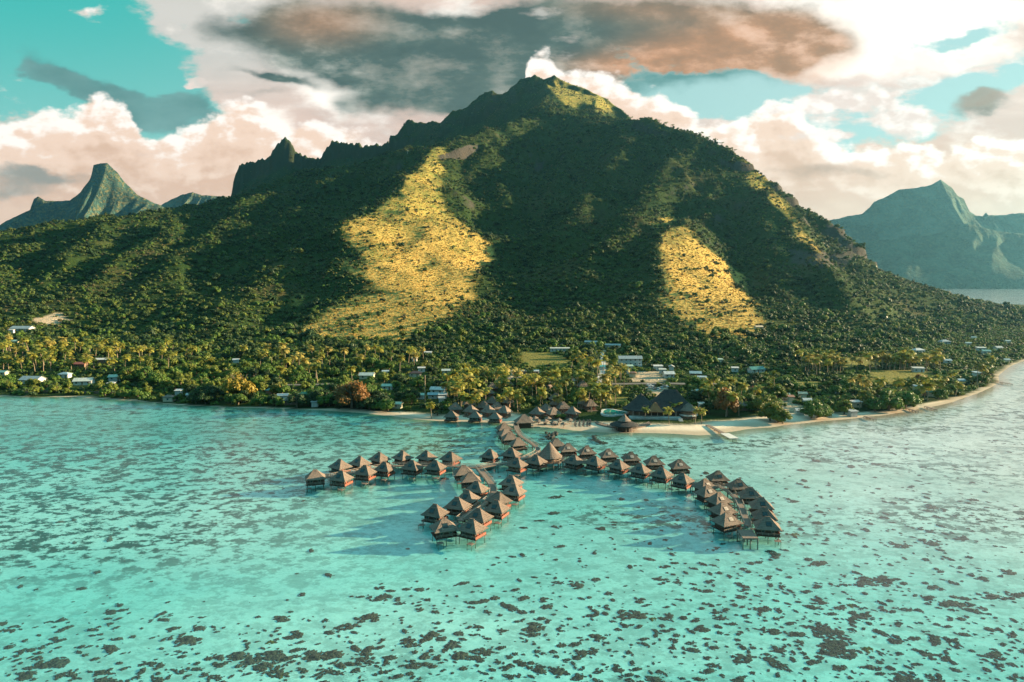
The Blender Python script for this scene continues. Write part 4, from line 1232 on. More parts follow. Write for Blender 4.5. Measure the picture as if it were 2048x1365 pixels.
mb.build('stairs', M['concrete'], root)
mb = MB(); mb.box(-21, 5.0, -2.98, -2.9, 1.9, 2.0)
for k in range(14): mb.box(-21 + 2 * k, -20.9 + 2 * k, -2.98, -2.9, 1.1, 1.9)
mb.build('railing', M['white'], root)
occupied += [(x + 2, y + 9, 13), (x - 14, y + 7, 9), (x + 10, y + 3, 5), (x - 6, y - 2, 6)]
# beach bar
x, y, z = hit(1249, 829, 8.0)
root = empty('beach_bar', (x, y, z), label='grey thatched beach bar behind the curved deck', cat='beach bar')
cone_roof(6.4, 2.9, 5.4, flare=-.15, seed=51, sx=1.1).build('lower_roof', M['thatch_dark'], root)
cone_roof(3.2, 4.9, 8.2, flare=.3, seed=52).build('upper_roof', M['thatch'], root)
MB().tube([(0, 0, -.5), (0, 0, 3.0)], 4.2, 16).build('wall', M['darkwood'], root)
for k in range(8):
    a = k * math.pi / 4; MB().tube([(0, 0, -.5), (0, 0, 2.8)], .12, 6).build('post', M['pile'], root).location = (5.8 * math.cos(a), 5.4 * math.sin(a), 0)
occupied.append((x, y, 7))
# curved deck with a fence in front of it
pts = [hit(px, py, .7) for px, py in ((1192, 847), (1206, 851), (1225, 854.5), (1248, 856.5), (1272, 856), (1292, 852), (1302, 847))]
pts = smooth([np.array(p) for p in pts], 4)
c = pts[len(pts) // 2]
root = empty('curved_deck', (c[0], c[1], c[2]), label='low curved wooden deck with a post fence on the sand', cat='deck')
mb = MB(); rl = MB(); vs = []; fs = []
for i, p in enumerate(pts):
    q = p - c; q[2] = .7
    vs += [(q[0], q[1], .7), (q[0], q[1] + 5.5, .7), (q[0], q[1], -1.2), (q[0], q[1] + 5.5, -1.2)]
    rl.box(q[0] - .06, q[0] + .06, q[1] + .05, q[1] + .17, .7, 1.7)
    if i: rl.obox((pts[i - 1] - c) * [1, 1, 0] + [0, .1, 1.65], q * [1, 1, 0] + [0, .1, 1.65], .1, .1)
for i in range(len(pts) - 1):
    a = 4 * i; b_ = a + 4; fs += [[a, b_, b_ + 1, a + 1], [a, a + 2, b_ + 2, b_], [a + 1, b_ + 1, b_ + 3, a + 3]]
mb.add(vs, fs).build('deck_floor', M['deck'], root); rl.build('post_fence', M['darkwood'], root)
# swimming pool
x, y, z = hit(1226, 826, .2)
root = empty('swimming_pool', (x, y, z + .25), label='teal swimming pool beside the restaurant', cat='pool')
def ring(r0, r1, z0, z1, n=36):
    vs = []; fs = []
    for k in range(n):
        a = 2 * math.pi * k / n; w = 1 + .16 * math.cos(3 * a + .6)
        for r_, zz in ((r0, z1), (r1, z1), (r1, z0), (r0, z0)): vs.append((r_ * w * 1.35 * math.cos(a), r_ * w * 1.6 * math.sin(a), zz))
    for k in range(n):
        a = 4 * k; b_ = 4 * ((k + 1) % n)
        for i in range(4): fs.append([a + i, a + (i + 1) % 4, b_ + (i + 1) % 4, b_ + i][::-1])
    return MB().add(vs, fs)
ring(4.6, 5.6, -.8, .25).build('pool_rim', M['concrete'], root)
n = 36; vs = [(4.62 * (1 + .16 * math.cos(3 * a + .6)) * 1.35 * math.cos(a), 4.62 * (1 + .16 * math.cos(3 * a + .6)) * 1.6 * math.sin(a), .12) for a in np.linspace(0, 2 * math.pi, n, endpoint=False)]
mp, nt = newmat('pool_water'); b = NB(nt); b.out(b.bsdf((.01, .22, .20), .06, .5))
MB().add(vs, [list(range(n))]).build('pool_water', mp, root)
occupied.append((x, y, 11)); occupied.append((x + 1, y - 14, 7))

# ------------------------------------------------------------------ parasols and loungers on the sand
for i, (px, py) in enumerate([(1059, 836), (1077, 841), (1091, 841), (1106, 845), (1118, 839), (1127, 847), (1139, 839.5), (1070, 835), (1096, 836)]):
    x, y, z = hit(px, py, 2.4)
    root = empty('beach_parasol', (x, y, z), label='small thatched parasol on the sand between the beach hut and the lounger block', cat='parasol', group='thatched parasols on the sand')
    MB().tube([(0, 0, -.3), (0, 0, 2.5)], .09, 6).build('pole', M['pile'], root)
    cone_roof(1.9, 1.95, 3.0, thick=.12, flare=.05, n=14, seed=i).build('thatch_canopy', M['thatch'], root)
seat_me = MB().box(-.35, .35, -1.0, .45, .28, .38).mesh('lounger_seat', M['cushion'])
back_me = MB().add([(-.35, .45, .3), (.35, .45, .3), (.35, 1.0, .75), (-.35, 1.0, .75), (-.35, .45, .4), (.35, .45, .4), (.35, .97, .85), (-.35, .97, .85)], [[3, 2, 1, 0], [4, 5, 6, 7], [0, 1, 5, 4], [1, 2, 6, 5], [2, 3, 7, 6], [3, 0, 4, 7]]).mesh('backrest', M['cushion'])
leg_me = MB().box(-.33, -.25, -.9, -.82, 0, .28).box(.25, .33, -.9, -.82, 0, .28).box(-.33, -.25, .4, .48, 0, .28).box(.25, .33, .4, .48, 0, .28).mesh('leg_frame', M['darkwood'])
spots = [(1074, 845), (1078, 845), (1089, 848), (1092, 848), (1103, 848), (1107, 849), (1111, 850), (1115, 850), (1128, 851), (1117, 843.5), (1121, 843.5), (1136, 843), (1141, 844)]
blk = [(x_ + (y_ - 841) * -.15, y_) for y_ in (841.5, 844, 846.8, 849.6, 852.4) for x_ in (1152, 1160, 1168, 1176, 1181)]
for i, (px, py) in enumerate(spots + blk):
    x, y, z = hit(px, py, .3)
    g2 = i >= len(spots)
    root = empty('sun_lounger', (x, y, z), R(random.uniform(-12, 12) + 12), label='dark sun lounger in the rows of loungers before the beach bar deck' if g2 else 'dark sun lounger under the thatched parasols', cat='lounger',
                 group='loungers in rows on the open sand' if g2 else 'loungers under the parasols')
    part(seat_me, root); part(back_me, root); part(leg_me, root)
x, y, z = hit(1069, 844, .4)
root = empty('kayak_stack', (x, y, z), R(70), label='bright yellow kayak lying on the sand by the beach hut', cat='kayak'); root.name = 'kayak'
mb = MB(); n = 10; vs = []; fs = []
for k in range(n + 1):
    t = -1 + 2 * k / n; w = .42 * (1 - t * t) ** .5 + .02
    vs += [(t * 1.9, -w, .28), (t * 1.9, 0, .02 + .12 * t * t), (t * 1.9, w, .28), (t * 1.9, 0, .38)]
for k in range(n):
    a = 4 * k; b_ = a + 4
    for i in range(4): fs.append([a + i, a + (i + 1) % 4, b_ + (i + 1) % 4, b_ + i])
mb.add(vs, fs).build('hull', M['yellow'], root); MB().box(-.5, .4, -.2, .2, .385, .42).build('cockpit', M['cushion'], root)

# ------------------------------------------------------------------ jetties
def jetty(a, b_, label, w=2.0, white=None):
    A = G(a[0], a[1], 1.0); B = G(b_[0], b_[1], 1.0); c = (A + B) / 2
    root = empty('jetty', (c[0], c[1], 0), label=label, cat='jetty')
    MB().obox(A - c + [0, 0, .9], B - c + [0, 0, .9], w, .25).build('jetty_deck', M['deck'], root)
    d = B - A; n = max(3, int(np.linalg.norm(d) / 5)); s_ = np.array([-d[1], d[0], 0]) / np.linalg.norm(d) * w * .42
    for k in range(n + 1):
        for sg in (-1, 1):
            q = A + d * k / n - c + s_ * sg
            MB().tube([(0, 0, -2), (0, 0, .9)], .14, 6).build('pile', M['pile'], root).location = (q[0], q[1], 0)
    if white:
        u = d / np.linalg.norm(d); q = B - c
        MB().obox(q - u * white[0] + [0, 0, 1.1], q + [0, 0, 1.1], white[1], .22).build('white_platform', M['white'], root)
jetty((1415, 850), (1469, 878), 'sandy beach jetty ending in a white rectangular platform', 2.0, (10.5, 4.4))
jetty((1993, 763), (2024, 768.5), 'thin dark jetty off the far point of the sandy shore', 1.6)
jetty((1851, 813), (1872, 819), 'short dark jetty beside the curve of golden sand', 1.6)
jetty((1815, 817), (1834, 822.5), 'short dark jetty in front of the big round shore trees', 1.8)
jetty((1730, 832.5), (1750, 838), 'low stone jetty on the narrow part of the sand', 1.8)

# ------------------------------------------------------------------ rock groynes
def rock_line(pts, label, rad=1.0, n=70, ztop=.8, name='rock_groyne'):
    g3 = smooth([G(x, y, 0) for x, y in pts], 8); c = g3[len(g3) // 2]
    vs = []; fs = []
    for k in range(n):
        p = g3[random.randrange(len(g3))] - c
        o = np.array([random.gauss(0, rad), random.gauss(0, rad), random.uniform(-1.6, ztop * .4)])
        r_ = random.uniform(.5, 1.1)
        base = len(vs)
        for (a, b_, d) in ((1, 0, 0), (-1, 0, 0), (0, 1, 0), (0, -1, 0), (0, 0, 1), (0, 0, -1), (.6, .6, .5), (-.6, .6, .5), (.6, -.6, .5), (-.6, -.6, .5)):
            q = p + o + np.array([a, b_, d * .8]) * r_ * random.uniform(.8, 1.2)
            vs.append(tuple(q))
        fs += [[base + i for i in f] for f in ([4, 6, 7], [4, 7, 9], [4, 9, 8], [4, 8, 6], [0, 2, 6], [2, 1, 7], [2, 7, 6], [1, 3, 9], [1, 9, 7], [3, 0, 8], [3, 8, 9], [0, 6, 8], [5, 2, 0], [5, 1, 2], [5, 3, 1], [5, 0, 3])]
    o = MB().add(vs, fs).build(name, M['rock']); o.location = (c[0], c[1], 0)
    prop(o, label, 'rocks'); return o
rock_line([(1112, 866), (1106, 870), (1101, 876)], 'short heap of brown rocks in the shallows behind the conical pavilion', 1.0, 60, 1.2)
rock_line([(1190, 869), (1189, 874), (1195, 880), (1208, 884)], 'curved line of dark submerged rocks in the shallows off the beach', .7, 60, -.8)
# ------------------------------------------------------------------ houses of the coastal village
def gable_roof(w, d, z0, z1, th=.18, over=.6):
    mb = MB(); X = w / 2 + over; Y = d / 2 + over; zl = z0 - over * (z1 - z0) / (d / 2)
    mb.add([(-X, -Y, zl), (X, -Y, zl), (X, 0, z1), (-X, 0, z1), (-X, Y, zl), (X, Y, zl),
            (-X, -Y, zl - th), (X, -Y, zl - th), (X, 0, z1 - th), (-X, 0, z1 - th), (-X, Y, zl - th), (X, Y, zl - th)],
           [[0, 1, 2, 3], [3, 2, 5, 4], [7, 6, 9, 8], [8, 9, 10, 11], [0, 6, 7, 1], [5, 11, 10, 4], [0, 3, 9, 6], [3, 4, 10, 9], [1, 7, 8, 2], [2, 8, 11, 5]])
    return mb


def hip_house_roof(w, d, z0, z1, over=.6, th=.18):
    X = w / 2 + over; Y = d / 2 + over; r_ = max(.2, w / 2 - d / 2)
    return MB().add([(-X, -Y, z0 - .1), (X, -Y, z0 - .1), (X, Y, z0 - .1), (-X, Y, z0 - .1), (-r_, 0, z1), (r_, 0, z1), (-X, -Y, z0 - .1 - th), (X, -Y, z0 - .1 - th), (X, Y, z0 - .1 - th), (-X, Y, z0 - .1 - th)],
                    [[0, 1, 5, 4], [1, 2, 5], [2, 3, 4, 5], [3, 0, 4], [9, 8, 7, 6], [0, 6, 7, 1], [1, 7, 8, 2], [2, 8, 9, 3], [3, 9, 6, 0]])


def flat_roof(w, d, z0, z1, over=.5, th=.2):
    X = w / 2 + over; Y = d / 2 + over
    return MB().add([(-X, -Y, z0), (X, -Y, z0), (X, Y, z1), (-X, Y, z1), (-X, -Y, z0 + th), (X, -Y, z0 + th), (X, Y, z1 + th), (-X, Y, z1 + th)],
                    [[3, 2, 1, 0], [4, 5, 6, 7], [0, 1, 5, 4], [1, 2, 6, 5], [2, 3, 7, 6], [3, 0, 4, 7]])


hw_frame = MB().box(-.65, .65, -.05, .05, -.55, .55).mesh('window', M['white'])
hw_pane = MB().box(-.55, .55, -.08, -.051, -.45, .45).mesh('pane', M['glass'])
hd_me = MB().box(-.5, .5, -.05, .05, 0, 2.05).mesh('door', M['brownwall'])


def house(px, py, wpx, roof, kind, wall, label, rot=None, storeys=1, aspect=.62, name='house', cat='house'):
    hh = 2.9 * storeys
    x, y, z = hit(px, py, hh + 1.0)
    w = max(3.0, wpx * math.hypot(y, CAMZ - z) / F * .88); w = w / (1 + 1.2 / w) if w > 5 else w
    d = min(max(3.2, w * aspect), 10.5)
    rot = random.uniform(-14, 14) if rot is None else rot
    root = empty(name, (x, y, z), R(rot), label=label, cat=cat, group='houses of the coastal village')
    wl = MB().box(-w / 2, w / 2, -d / 2, d / 2, -2.0, hh)
    rise = min(2.4, d * .24)
    if kind == 'gable':
        wl.add([(-w / 2, -d / 2, hh), (-w / 2, d / 2, hh), (-w / 2, 0, hh + rise - .2), (w / 2, -d / 2, hh), (w / 2, d / 2, hh), (w / 2, 0, hh + rise - .2)], [[0, 2, 1], [3, 4, 5]])
        rf = gable_roof(w, d, hh, hh + rise)
    elif kind == 'hip': rf = hip_house_roof(w, d, hh, hh + rise * 1.15)
    elif kind == 'thatch': rf = hip_roof(w + 1.6, d + 1.6, max(.4, (w - d) * .6), hh - .1, hh + 3.0, seed=int(px))
    else: rf = flat_roof(w, d, hh + .02, hh + .55)
    wl.build('wall', M[wall], root); rf.build('roof', M[roof], root)
    if w > 4.5:
        nw = max(1, min(5, int(w / 3.2)))
        for st in range(storeys):
            for k in range(nw):
                xx = -w / 2 + w * (k + .5) / nw
                if k == nw // 2 and st == 0 and nw > 1:
                    part(hd_me, root, (xx, -d / 2 - .04, 0))
                else:
                    part(hw_pane, part(hw_frame, root, (xx, -d / 2 - .04, 1.55 + 2.9 * st)))
    occupied.append((x, y, max(w, d) * .55 + .8))
    occupied.append((x * .988, y - d * .5 - 4.0, max(w * .36, 2)))       # the garden in front
    return root


HS = [
 (7, 741, 20, 'r_palegreen', 'gable', 'cream', 'pale green gabled house at the far end of the grove shore'),
 (65, 755, 46, 'r_grey', 'gable', 'white', 'long pale grey roofed house with white front behind the low sea wall'),
 (130, 745, 25, 'r_blue', 'hip', 'white', 'bluish hip-roofed house below the golden palm grove'),
 (168, 758, 40, 'r_pale', 'gable', 'white', 'broad pale roofed house behind the round shore bush'),
 (232, 750, 30, 'r_palegreen', 'gable', 'white', 'house with a steep pale green gable roof, tallest on this shore'),
 (223, 764, 18, 'r_white', 'flat', 'white', 'small white house in front of the steep pale green roof'),
 (203, 717, 38, 'r_white', 'flat', 'brownwall', 'long flat white roof at the edge of the golden palm grove'),
 (162, 725, 26, 'r_red', 'gable', 'brownwall', 'red-brown roofed house beside the long flat white roof'),
 (45, 655, 46, 'r_grey', 'gable', 'concrete', 'large grey building up the dark slope above the palm grove'),
 (23, 659, 12, 'r_white', 'flat', 'white', 'tiny white shed before the large grey slope building'),
 (31, 680, 18, 'r_palegreen', 'gable', 'cream', 'pale small house hidden behind the palm grove'),
 (338, 790, 26, 'r_brown', 'hip', 'cream', 'cream beach hut with brown roof right at the waterline'),
 (357, 779, 12, 'r_white', 'flat', 'white', 'tiny white shed above the cream beach hut'),
 (382, 786, 20, 'r_grey', 'gable', 'white', 'grey-white house between dark shore trees'),
 (472, 717, 14, 'r_white', 'gable', 'white', 'small white roof among slim palms far behind the golden tree'),
 (471, 789, 32, 'r_grey', 'gable', 'brownwall', 'grey roofed house tucked under the big golden tree'),
 (540, 777, 18, 'r_teal', 'hip', 'brownwall', 'dark teal roofed house next to a tall leaning palm'),
 (565, 788, 26, 'r_blue', 'flat', 'white', 'pale blue flat-roofed shed beside the bright green roof'),
 (609, 785, 32, 'r_green', 'hip', 'cream', 'house with a bright green hip roof near the water'),
 (638, 788, 30, 'r_palegreen', 'hip', 'white', 'pale grey-green hip roof house between the green roof and the rust tree'),
 (581, 797, 28, 'r_brown', 'thatch', 'brownwall', 'low brown thatched shelter before the bright green roof'),
 (630, 801, 14, 'r_grey', 'flat', 'concrete', 'small grey shed at the foot of the pale hip roof'),
 (734, 747, 34, 'r_pale', 'gable', 'cream', 'long pale roofed house uphill of the rust coloured tree'),
 (856, 703, 18, 'r_white', 'flat', 'white', 'flat white roof at the foot of the golden spur'),
 (829, 714, 11, 'r_white', 'gable', 'white', 'tiny white roof in dark trees below the golden spur'),
 (843, 734, 18, 'r_white', 'flat', 'white', 'white box-like roof touching the red roof'),
 (831, 743, 28, 'r_red', 'hip', 'cream', 'red hip-roofed house, the reddest roof of the village'),
 (892, 738, 20, 'r_pale', 'gable', 'cream', 'pale roofed house beside an orange shrub inland'),
 (888, 764, 20, 'r_green', 'hip', 'cream', 'emerald hip roof above the cluster of white roofs'),
 (876, 775, 34, 'r_white', 'gable', 'white', 'wide white roof, largest in the cluster beside the tall bare trunk'),
 (866, 785, 24, 'r_blue', 'gable', 'concrete', 'blue-grey roof below the wide white roof'),
 (886, 785, 17, 'r_white', 'gable', 'white', 'white gable at the seaward corner of the white roof cluster'),
 (840, 786, 18, 'r_palegreen', 'gable', 'white', 'pale green roof next to the tall bare trunk'),
 (775, 768, 26, 'r_palegreen', 'gable', 'concrete', 'grey-green roof behind the round tree by the rust tree'),
 (794, 803, 25, 'r_palegreen', 'gable', 'cream', 'pale green gable closest to the dark overhanging shore trees'),
 (771, 741, 14, 'r_blue', 'flat', 'white', 'small blue-grey roof beside the long pale roof'),
 (883, 794, 12, 'r_white', 'flat', 'white', 'small white shed below the white roof cluster'),
 (1185, 682, 36, 'r_grey', 'gable', 'concrete', 'long grey metal-roofed hall highest at the valley foot', -16, 1, .3),
 (1226, 688, 36, 'r_grey', 'gable', 'concrete', 'second long grey hall continuing the line at the valley foot', -16, 1, .3),
 (1120, 695, 46, 'r_pale', 'flat', 'white', 'long low pale building at the edge of the green field', 0, 1, .22),
 (1124, 681, 14, 'r_white', 'gable', 'white', 'small white gable in trees behind the long low pale building'),
 (1260, 714, 54, 'r_grey', 'gable', 'white', 'big two-storey building with a ribbed grey roof', 0, 2, .4),
 (1204, 731, 12, 'r_turq', 'flat', 'white', 'tiny turquoise roof on the access road'),
 (1199, 704, 12, 'r_white', 'flat', 'white', 'small grey-white roof at the top of the access road'),
 (1258, 729, 14, 'r_palegreen', 'gable', 'white', 'pale green shed before the big two-storey building'),
 (1252, 737, 13, 'r_palegreen', 'flat', 'white', 'lower pale green shed by the sandy lot'),
 (1265, 743, 14, 'r_terra', 'hip', 'cream', 'terracotta roofed kiosk on the sandy lot'),
 (1151, 751, 20, 'r_blue', 'gable', 'white', 'white and blue roof among the resort palms'),
 (1060, 740, 42, 'r_white', 'flat', 'brownwall', 'long flat white roof behind the dirt clearing', -4, 1, .3),
 (1316, 730, 22, 'r_white', 'flat', 'white', 'flat white roof directly behind the big white house'),
 (1343, 730, 19, 'r_grey', 'gable', 'white', 'grey gabled house uphill of the big white house', 80),
 (1325, 737, 14, 'r_pale', 'flat', 'white', 'pale annex leaning on the big white house'),
 (1337, 744, 25, 'r_white', 'gable', 'white', 'big bright white house above the car park', 4, 1, .9),
 (1391, 743, 27, 'r_white', 'gable', 'brownwall', 'white ribbed roof with a dark side wall beside the blue roof'),
 (1404, 752, 21, 'r_blue', 'flat', 'concrete', 'blue-grey slab roof joined to the white ribbed roof'),
 (1397, 779, 27, 'r_pale', 'hip', 'white', 'pale low hip roof in bushes inland of the restaurant'),
 (1406, 805, 22, 'r_pale', 'flat', 'concrete', 'pale grey roof just behind the drum of the restaurant'),
 (1440, 717, 10, 'r_palegreen', 'flat', 'white', 'tiny green-white roof under the lower golden spur'),
 (1470, 734, 17, 'r_white', 'flat', 'white', 'thin white roof next to the long blue-green hall'),
 (1512, 735, 36, 'r_teal', 'gable', 'white', 'long blue-green hall at the foot of the lower spur'),
 (1570, 786, 17, 'r_grey', 'gable', 'concrete', 'grey roofed house with a stone wall near the clearing'),
 (1605, 783, 16, 'r_cream', 'gable', 'cream', 'cream-orange roofed house inland of the green gable'),
 (1614, 796, 17, 'r_white', 'gable', 'white', 'white-grey roofed house between the cream roof and the shore'),
 (1599, 816, 21, 'r_white', 'gable', 'white', 'white ribbed roof house at the beach beside the big round shore tree'),
 (1628, 807, 27, 'r_palegreen', 'gable', 'cream', 'pale green gable behind the wide-leaved shore tree', 60),
 (1655, 818, 15, 'r_brown', 'thatch', 'brownwall', 'small dark thatched hut by the shore trees'),
 (1712, 801, 25, 'r_white', 'flat', 'cream', 'white roofed house with pink walls near the beach'),
 (1685, 798, 20, 'r_blue', 'hip', 'white', 'blue-grey hip roof next to the white roofed pink house'),
 (1671, 775, 10, 'r_white', 'gable', 'white', 'narrow tall white house inland'),
 (1582, 791, 10, 'r_terra', 'flat', 'cream', 'little orange-brown roof beside the stone-walled house'),
 (1481, 807, 32, 'r_brown', 'thatch', 'brownwall', 'wide brown thatched house hidden in shore trees'),
 (1705, 819, 17, 'r_grey', 'flat', 'concrete', 'grey shed on the beach below the pink house'),
 (1836, 698, 26, 'r_white', 'hip', 'white', 'bright white hip roof alone in the dark trees of the far plain'),
 (1889, 681, 23, 'r_grey', 'hip', 'concrete', 'large grey roof far inland on the plain'),
 (1936, 684, 13, 'r_pale', 'gable', 'white', 'small pale roof next to the large grey roof far inland'),
 (1947, 673, 11, 'r_pale', 'gable', 'white', 'pale roof highest in the far hamlet'),
 (1962, 694, 20, 'r_pale', 'flat', 'white', 'pale flat roof in the middle of the far hamlet'),
 (1972, 700, 18, 'r_palegreen', 'gable', 'white', 'pale green roof in front of the far hamlet'),
 (1996, 693, 19, 'r_grey', 'gable', 'white', 'grey-white double roof of the far hamlet'),
 (2015, 680, 11, 'r_pale', 'gable', 'white', 'lone pale roof above the grey-white double roof'),
 (1895, 718, 16, 'r_white', 'gable', 'white', 'white house between the far hamlet and the palm row'),
 (1836, 734, 26, 'r_white', 'flat', 'white', 'long white house behind the row of field palms'),
 (1953, 743, 14, 'r_blue', 'flat', 'white', 'blue-grey roof near the jetty point'),
 (1921, 757, 17, 'r_blue', 'gable', 'white', 'blue and white roof in trees behind the golden beach curve'),
 (1836, 770, 21, 'r_white', 'flat', 'cream', 'white flat roof below the golden field'),
 (1841, 779, 21, 'r_brown', 'thatch', 'brownwall', 'brown thatched house just before the white flat roof'),
 (1768, 786, 17, 'r_blue', 'gable', 'white', 'blue-white gable behind the big round shore trees'),
 (1819, 789, 23, 'r_white', 'flat', 'white', 'low white roof near the drooping beach palms'),
 (2013, 717, 13, 'r_pale', 'gable', 'white', 'pale roof nearest the dark rocky point'),
 (1861, 781, 16, 'r_green', 'hip', 'cream', 'dull green hip roof beside the brown thatched house'),
 (1517, 652, 19, 'r_cream', 'gable', 'cream', 'cream house alone on the hillside clearing'),
]
for e in HS: house(*e)

# ------------------------------------------------------------------ parked cars
tyre_me = MB().tube([(0, -.11, 0), (0, .11, 0)], .33, 10).mesh('wheel', M['rubber'])
def car_mesh(mat):
    prof = [(-2.1, .35), (-2.1, .85), (-1.1, .95), (1.2, .95), (2.1, .8), (2.1, .35)]
    vs = [(x, s_ * .85, z) for s_ in (-1, 1) for x, z in prof]; n = len(prof)
    return MB().add(vs, [[k, k + 1, k + 1 + n, k + n] for k in range(n - 1)] + [[n - 1, 0, n, 2 * n - 1], list(range(n))[::-1], [n + k for k in range(n)]]).add(
        [(-1.3, -.72, 1.44), (.5, -.72, 1.44), (.5, .72, 1.44), (-1.3, .72, 1.44), (-1.3, -.72, 1.4), (.5, -.72, 1.4), (.5, .72, 1.4), (-1.3, .72, 1.4)], [[0, 1, 2, 3], [7, 6, 5, 4], [0, 4, 5, 1], [1, 5, 6, 2], [2, 6, 7, 3], [3, 7, 4, 0]]).mesh('car_body', mat)
cab_me = MB().add([(-1.75, -.78, .95), (1.15, -.78, .95), (1.15, .78, .95), (-1.75, .78, .95), (-1.3, -.68, 1.395), (.5, -.68, 1.395), (.5, .68, 1.395), (-1.3, .68, 1.395)], [[4, 5, 6, 7], [0, 1, 5, 4], [1, 2, 6, 5], [2, 3, 7, 6], [3, 0, 4, 7]]).mesh('window_band', M['glass'])
cb_w, cb_g = car_mesh(M['paint_white']), car_mesh(M['paint_grey'])
for i, (px, py) in enumerate([(1296, 770.5), (1301, 771), (1306, 770), (1299, 774), (1305, 774.5), (1311, 777), (1317, 778), (1322, 776), (1327, 772.5), (1333, 773), (1277, 731.5), (1282, 731.5)]):
    x, y, z = hit(px, py, .8)
    lot = i < 10
    root = empty('parked_car', (x, y, z), R(random.choice([70, 80, 100, 20])), label='small %s car parked in the lot behind the restaurant' % ('grey' if i % 3 == 2 else 'white') if lot else 'small white car parked before the big two-storey building', cat='car',
                 group='cars in the lot behind the restaurant, ' + ('grey' if i % 3 == 2 else 'white') if lot else 'cars before the two-storey building')
    part(cb_g if (i % 3 == 2 and lot) else cb_w, root); part(cab_me, root)
    for a in (-1.3, 1.3):
        for c_ in (-.8, .8): part(tyre_me, root, (a, c_, .33))
    occupied.append((x, y - 3, 4))

# ------------------------------------------------------------------ roads
def road(pxs, w, label, name='road', mat=None):
    pts = smooth([np.array(hit(x, y, 0)) for x, y in pxs], 8); vs = []; fs = []
    pp = []
    for i, p in enumerate(pts):
        d = pts[min(i + 1, len(pts) - 1)] - pts[max(i - 1, 0)]; d[2] = 0; d /= np.linalg.norm(d) + 1e-9; s_ = np.array([-d[1], d[0], 0]) * w / 2
        for q in (p - s_, p + s_): vs.append((q[0], q[1], max(float(H(q[0], q[1])), p[2]) + .25))
        pp.append(p)
    for i in range(len(pts) - 1): fs.append([2 * i, 2 * i + 2, 2 * i + 3, 2 * i + 1])
    o = MB().add(vs, fs).build(name, mat or M['asphalt']); prop(o, kind='structure', label=label)
    for p in pp[::2]: occupied.append((p[0], p[1], w * .5 + 1.2))
m, nt = newmat('asphalt'); b = NB(nt); b.out(b.bsdf(b.mix(b.noise(b.pos(), .4, 4), (.10, .095, .09), (.17, .155, .14)), .9, .15)); M['asphalt'] = m
road([(1000, 757), (1080, 764), (1160, 768), (1240, 769), (1320, 768), (1400, 770), (1470, 768)], 6, 'grey coast road crossing behind the resort')
road([(1196, 768), (1204, 745), (1206, 725), (1202, 706)], 4, 'pale access road climbing to the valley foot', mat=M['concrete'])
road([(560, 772), (640, 770), (720, 768)], 5, 'thin road behind the green-roofed house')
# low sea wall on the grove shore
pts = [np.array(hit(x, y, .6)) for x, y in ((50, 785), (110, 783), (170, 785), (240, 788))]
c = pts[1]; mb = MB()
for i in range(3): mb.obox(pts[i] - c + [0, 0, .5], pts[i + 1] - c + [0, 0, .5], .6, 1.6)
o = mb.build('sea_wall', M['brownwall']); o.location = c; prop(o, 'low brown sea wall along the grove shore', 'wall')
# ------------------------------------------------------------------ plants: leaf clumps on small solid cores, one mesh per crown
ICO_V = np.array([(-.526, 0, .851), (.526, 0, .851), (-.526, 0, -.851), (.526, 0, -.851), (0, .851, .526), (0, .851, -.526), (0, -.851, .526), (0, -.851, -.526), (.851, .526, 0), (-.851, .526, 0), (.851, -.526, 0), (-.851, -.526, 0)])
ICO_F = [[0, 4, 1], [0, 9, 4], [9, 5, 4], [4, 5, 8], [4, 8, 1], [8, 10, 1], [8, 3, 10], [5, 3, 8], [5, 2, 3], [2, 7, 3], [7, 10, 3], [7, 6, 10], [7, 11, 6], [11, 0, 6], [0, 1, 6], [6, 1, 10], [9, 0, 11], [9, 11, 2], [9, 2, 5], [7, 2, 11]]


def crown_mesh(name, mat, clumps, nleaf, leaf, core=.72, seed=0, droop=0.0):
    """clumps: list of (centre, radius)"""
    r_ = np.random.default_rng(seed); V = []; Fc = []
    for c, rad in clumps:
        c = np.array(c)
        if core:
            b0 = len(V); j = r_.uniform(.8, 1.15, (12, 1))
            V += list(c + ICO_V * rad * core * j); Fc += [[b0 + i for i in f] + [] for f in ICO_F]
        for k in range(max(4, int(nleaf * rad * rad))):
            d = r_.normal(size=3); d /= np.linalg.norm(d)
            if d[2] < -.35: d[2] *= -.6
            p = c + d * rad * r_.uniform(.72, 1.1)
            nrm = d + r_.normal(size=3) * .45; nrm[2] += .2; nrm /= np.linalg.norm(nrm)
            a = np.cross(nrm, r_.normal(size=3)); a /= np.linalg.norm(a); b_ = np.cross(nrm, a)
            s_ = leaf * r_.uniform(.6, 1.35)
            b0 = len(V)
            V += [p - a * s_ * .5, p + b_ * s_ * .38 - [0, 0, droop * s_], p + a * s_ * .5, p - b_ * s_ * .38 - [0, 0, droop * s_]]
            Fc.append([b0, b0 + 1, b0 + 2, b0 + 3])
    return mesh_np(name, np.array(V), Fc, [mat])


def clumps_round(n, rx, h, r0, r1, seed, z0=0.0):
    r_ = random.Random(seed); out = []
    for k in range(n):
        a = r_.uniform(0, 6.283); q = math.sqrt(r_.random()); t = r_.random()
        zz = z0 + h * (.15 + .85 * (1 - q * q) ** .5 * r_.uniform(.55, 1)) if t > .3 else z0 + h * r_.uniform(.15, .45)
        out.append(((rx * q * math.cos(a), rx * q * math.sin(a), zz), r_.uniform(r0, r1)))
    return out


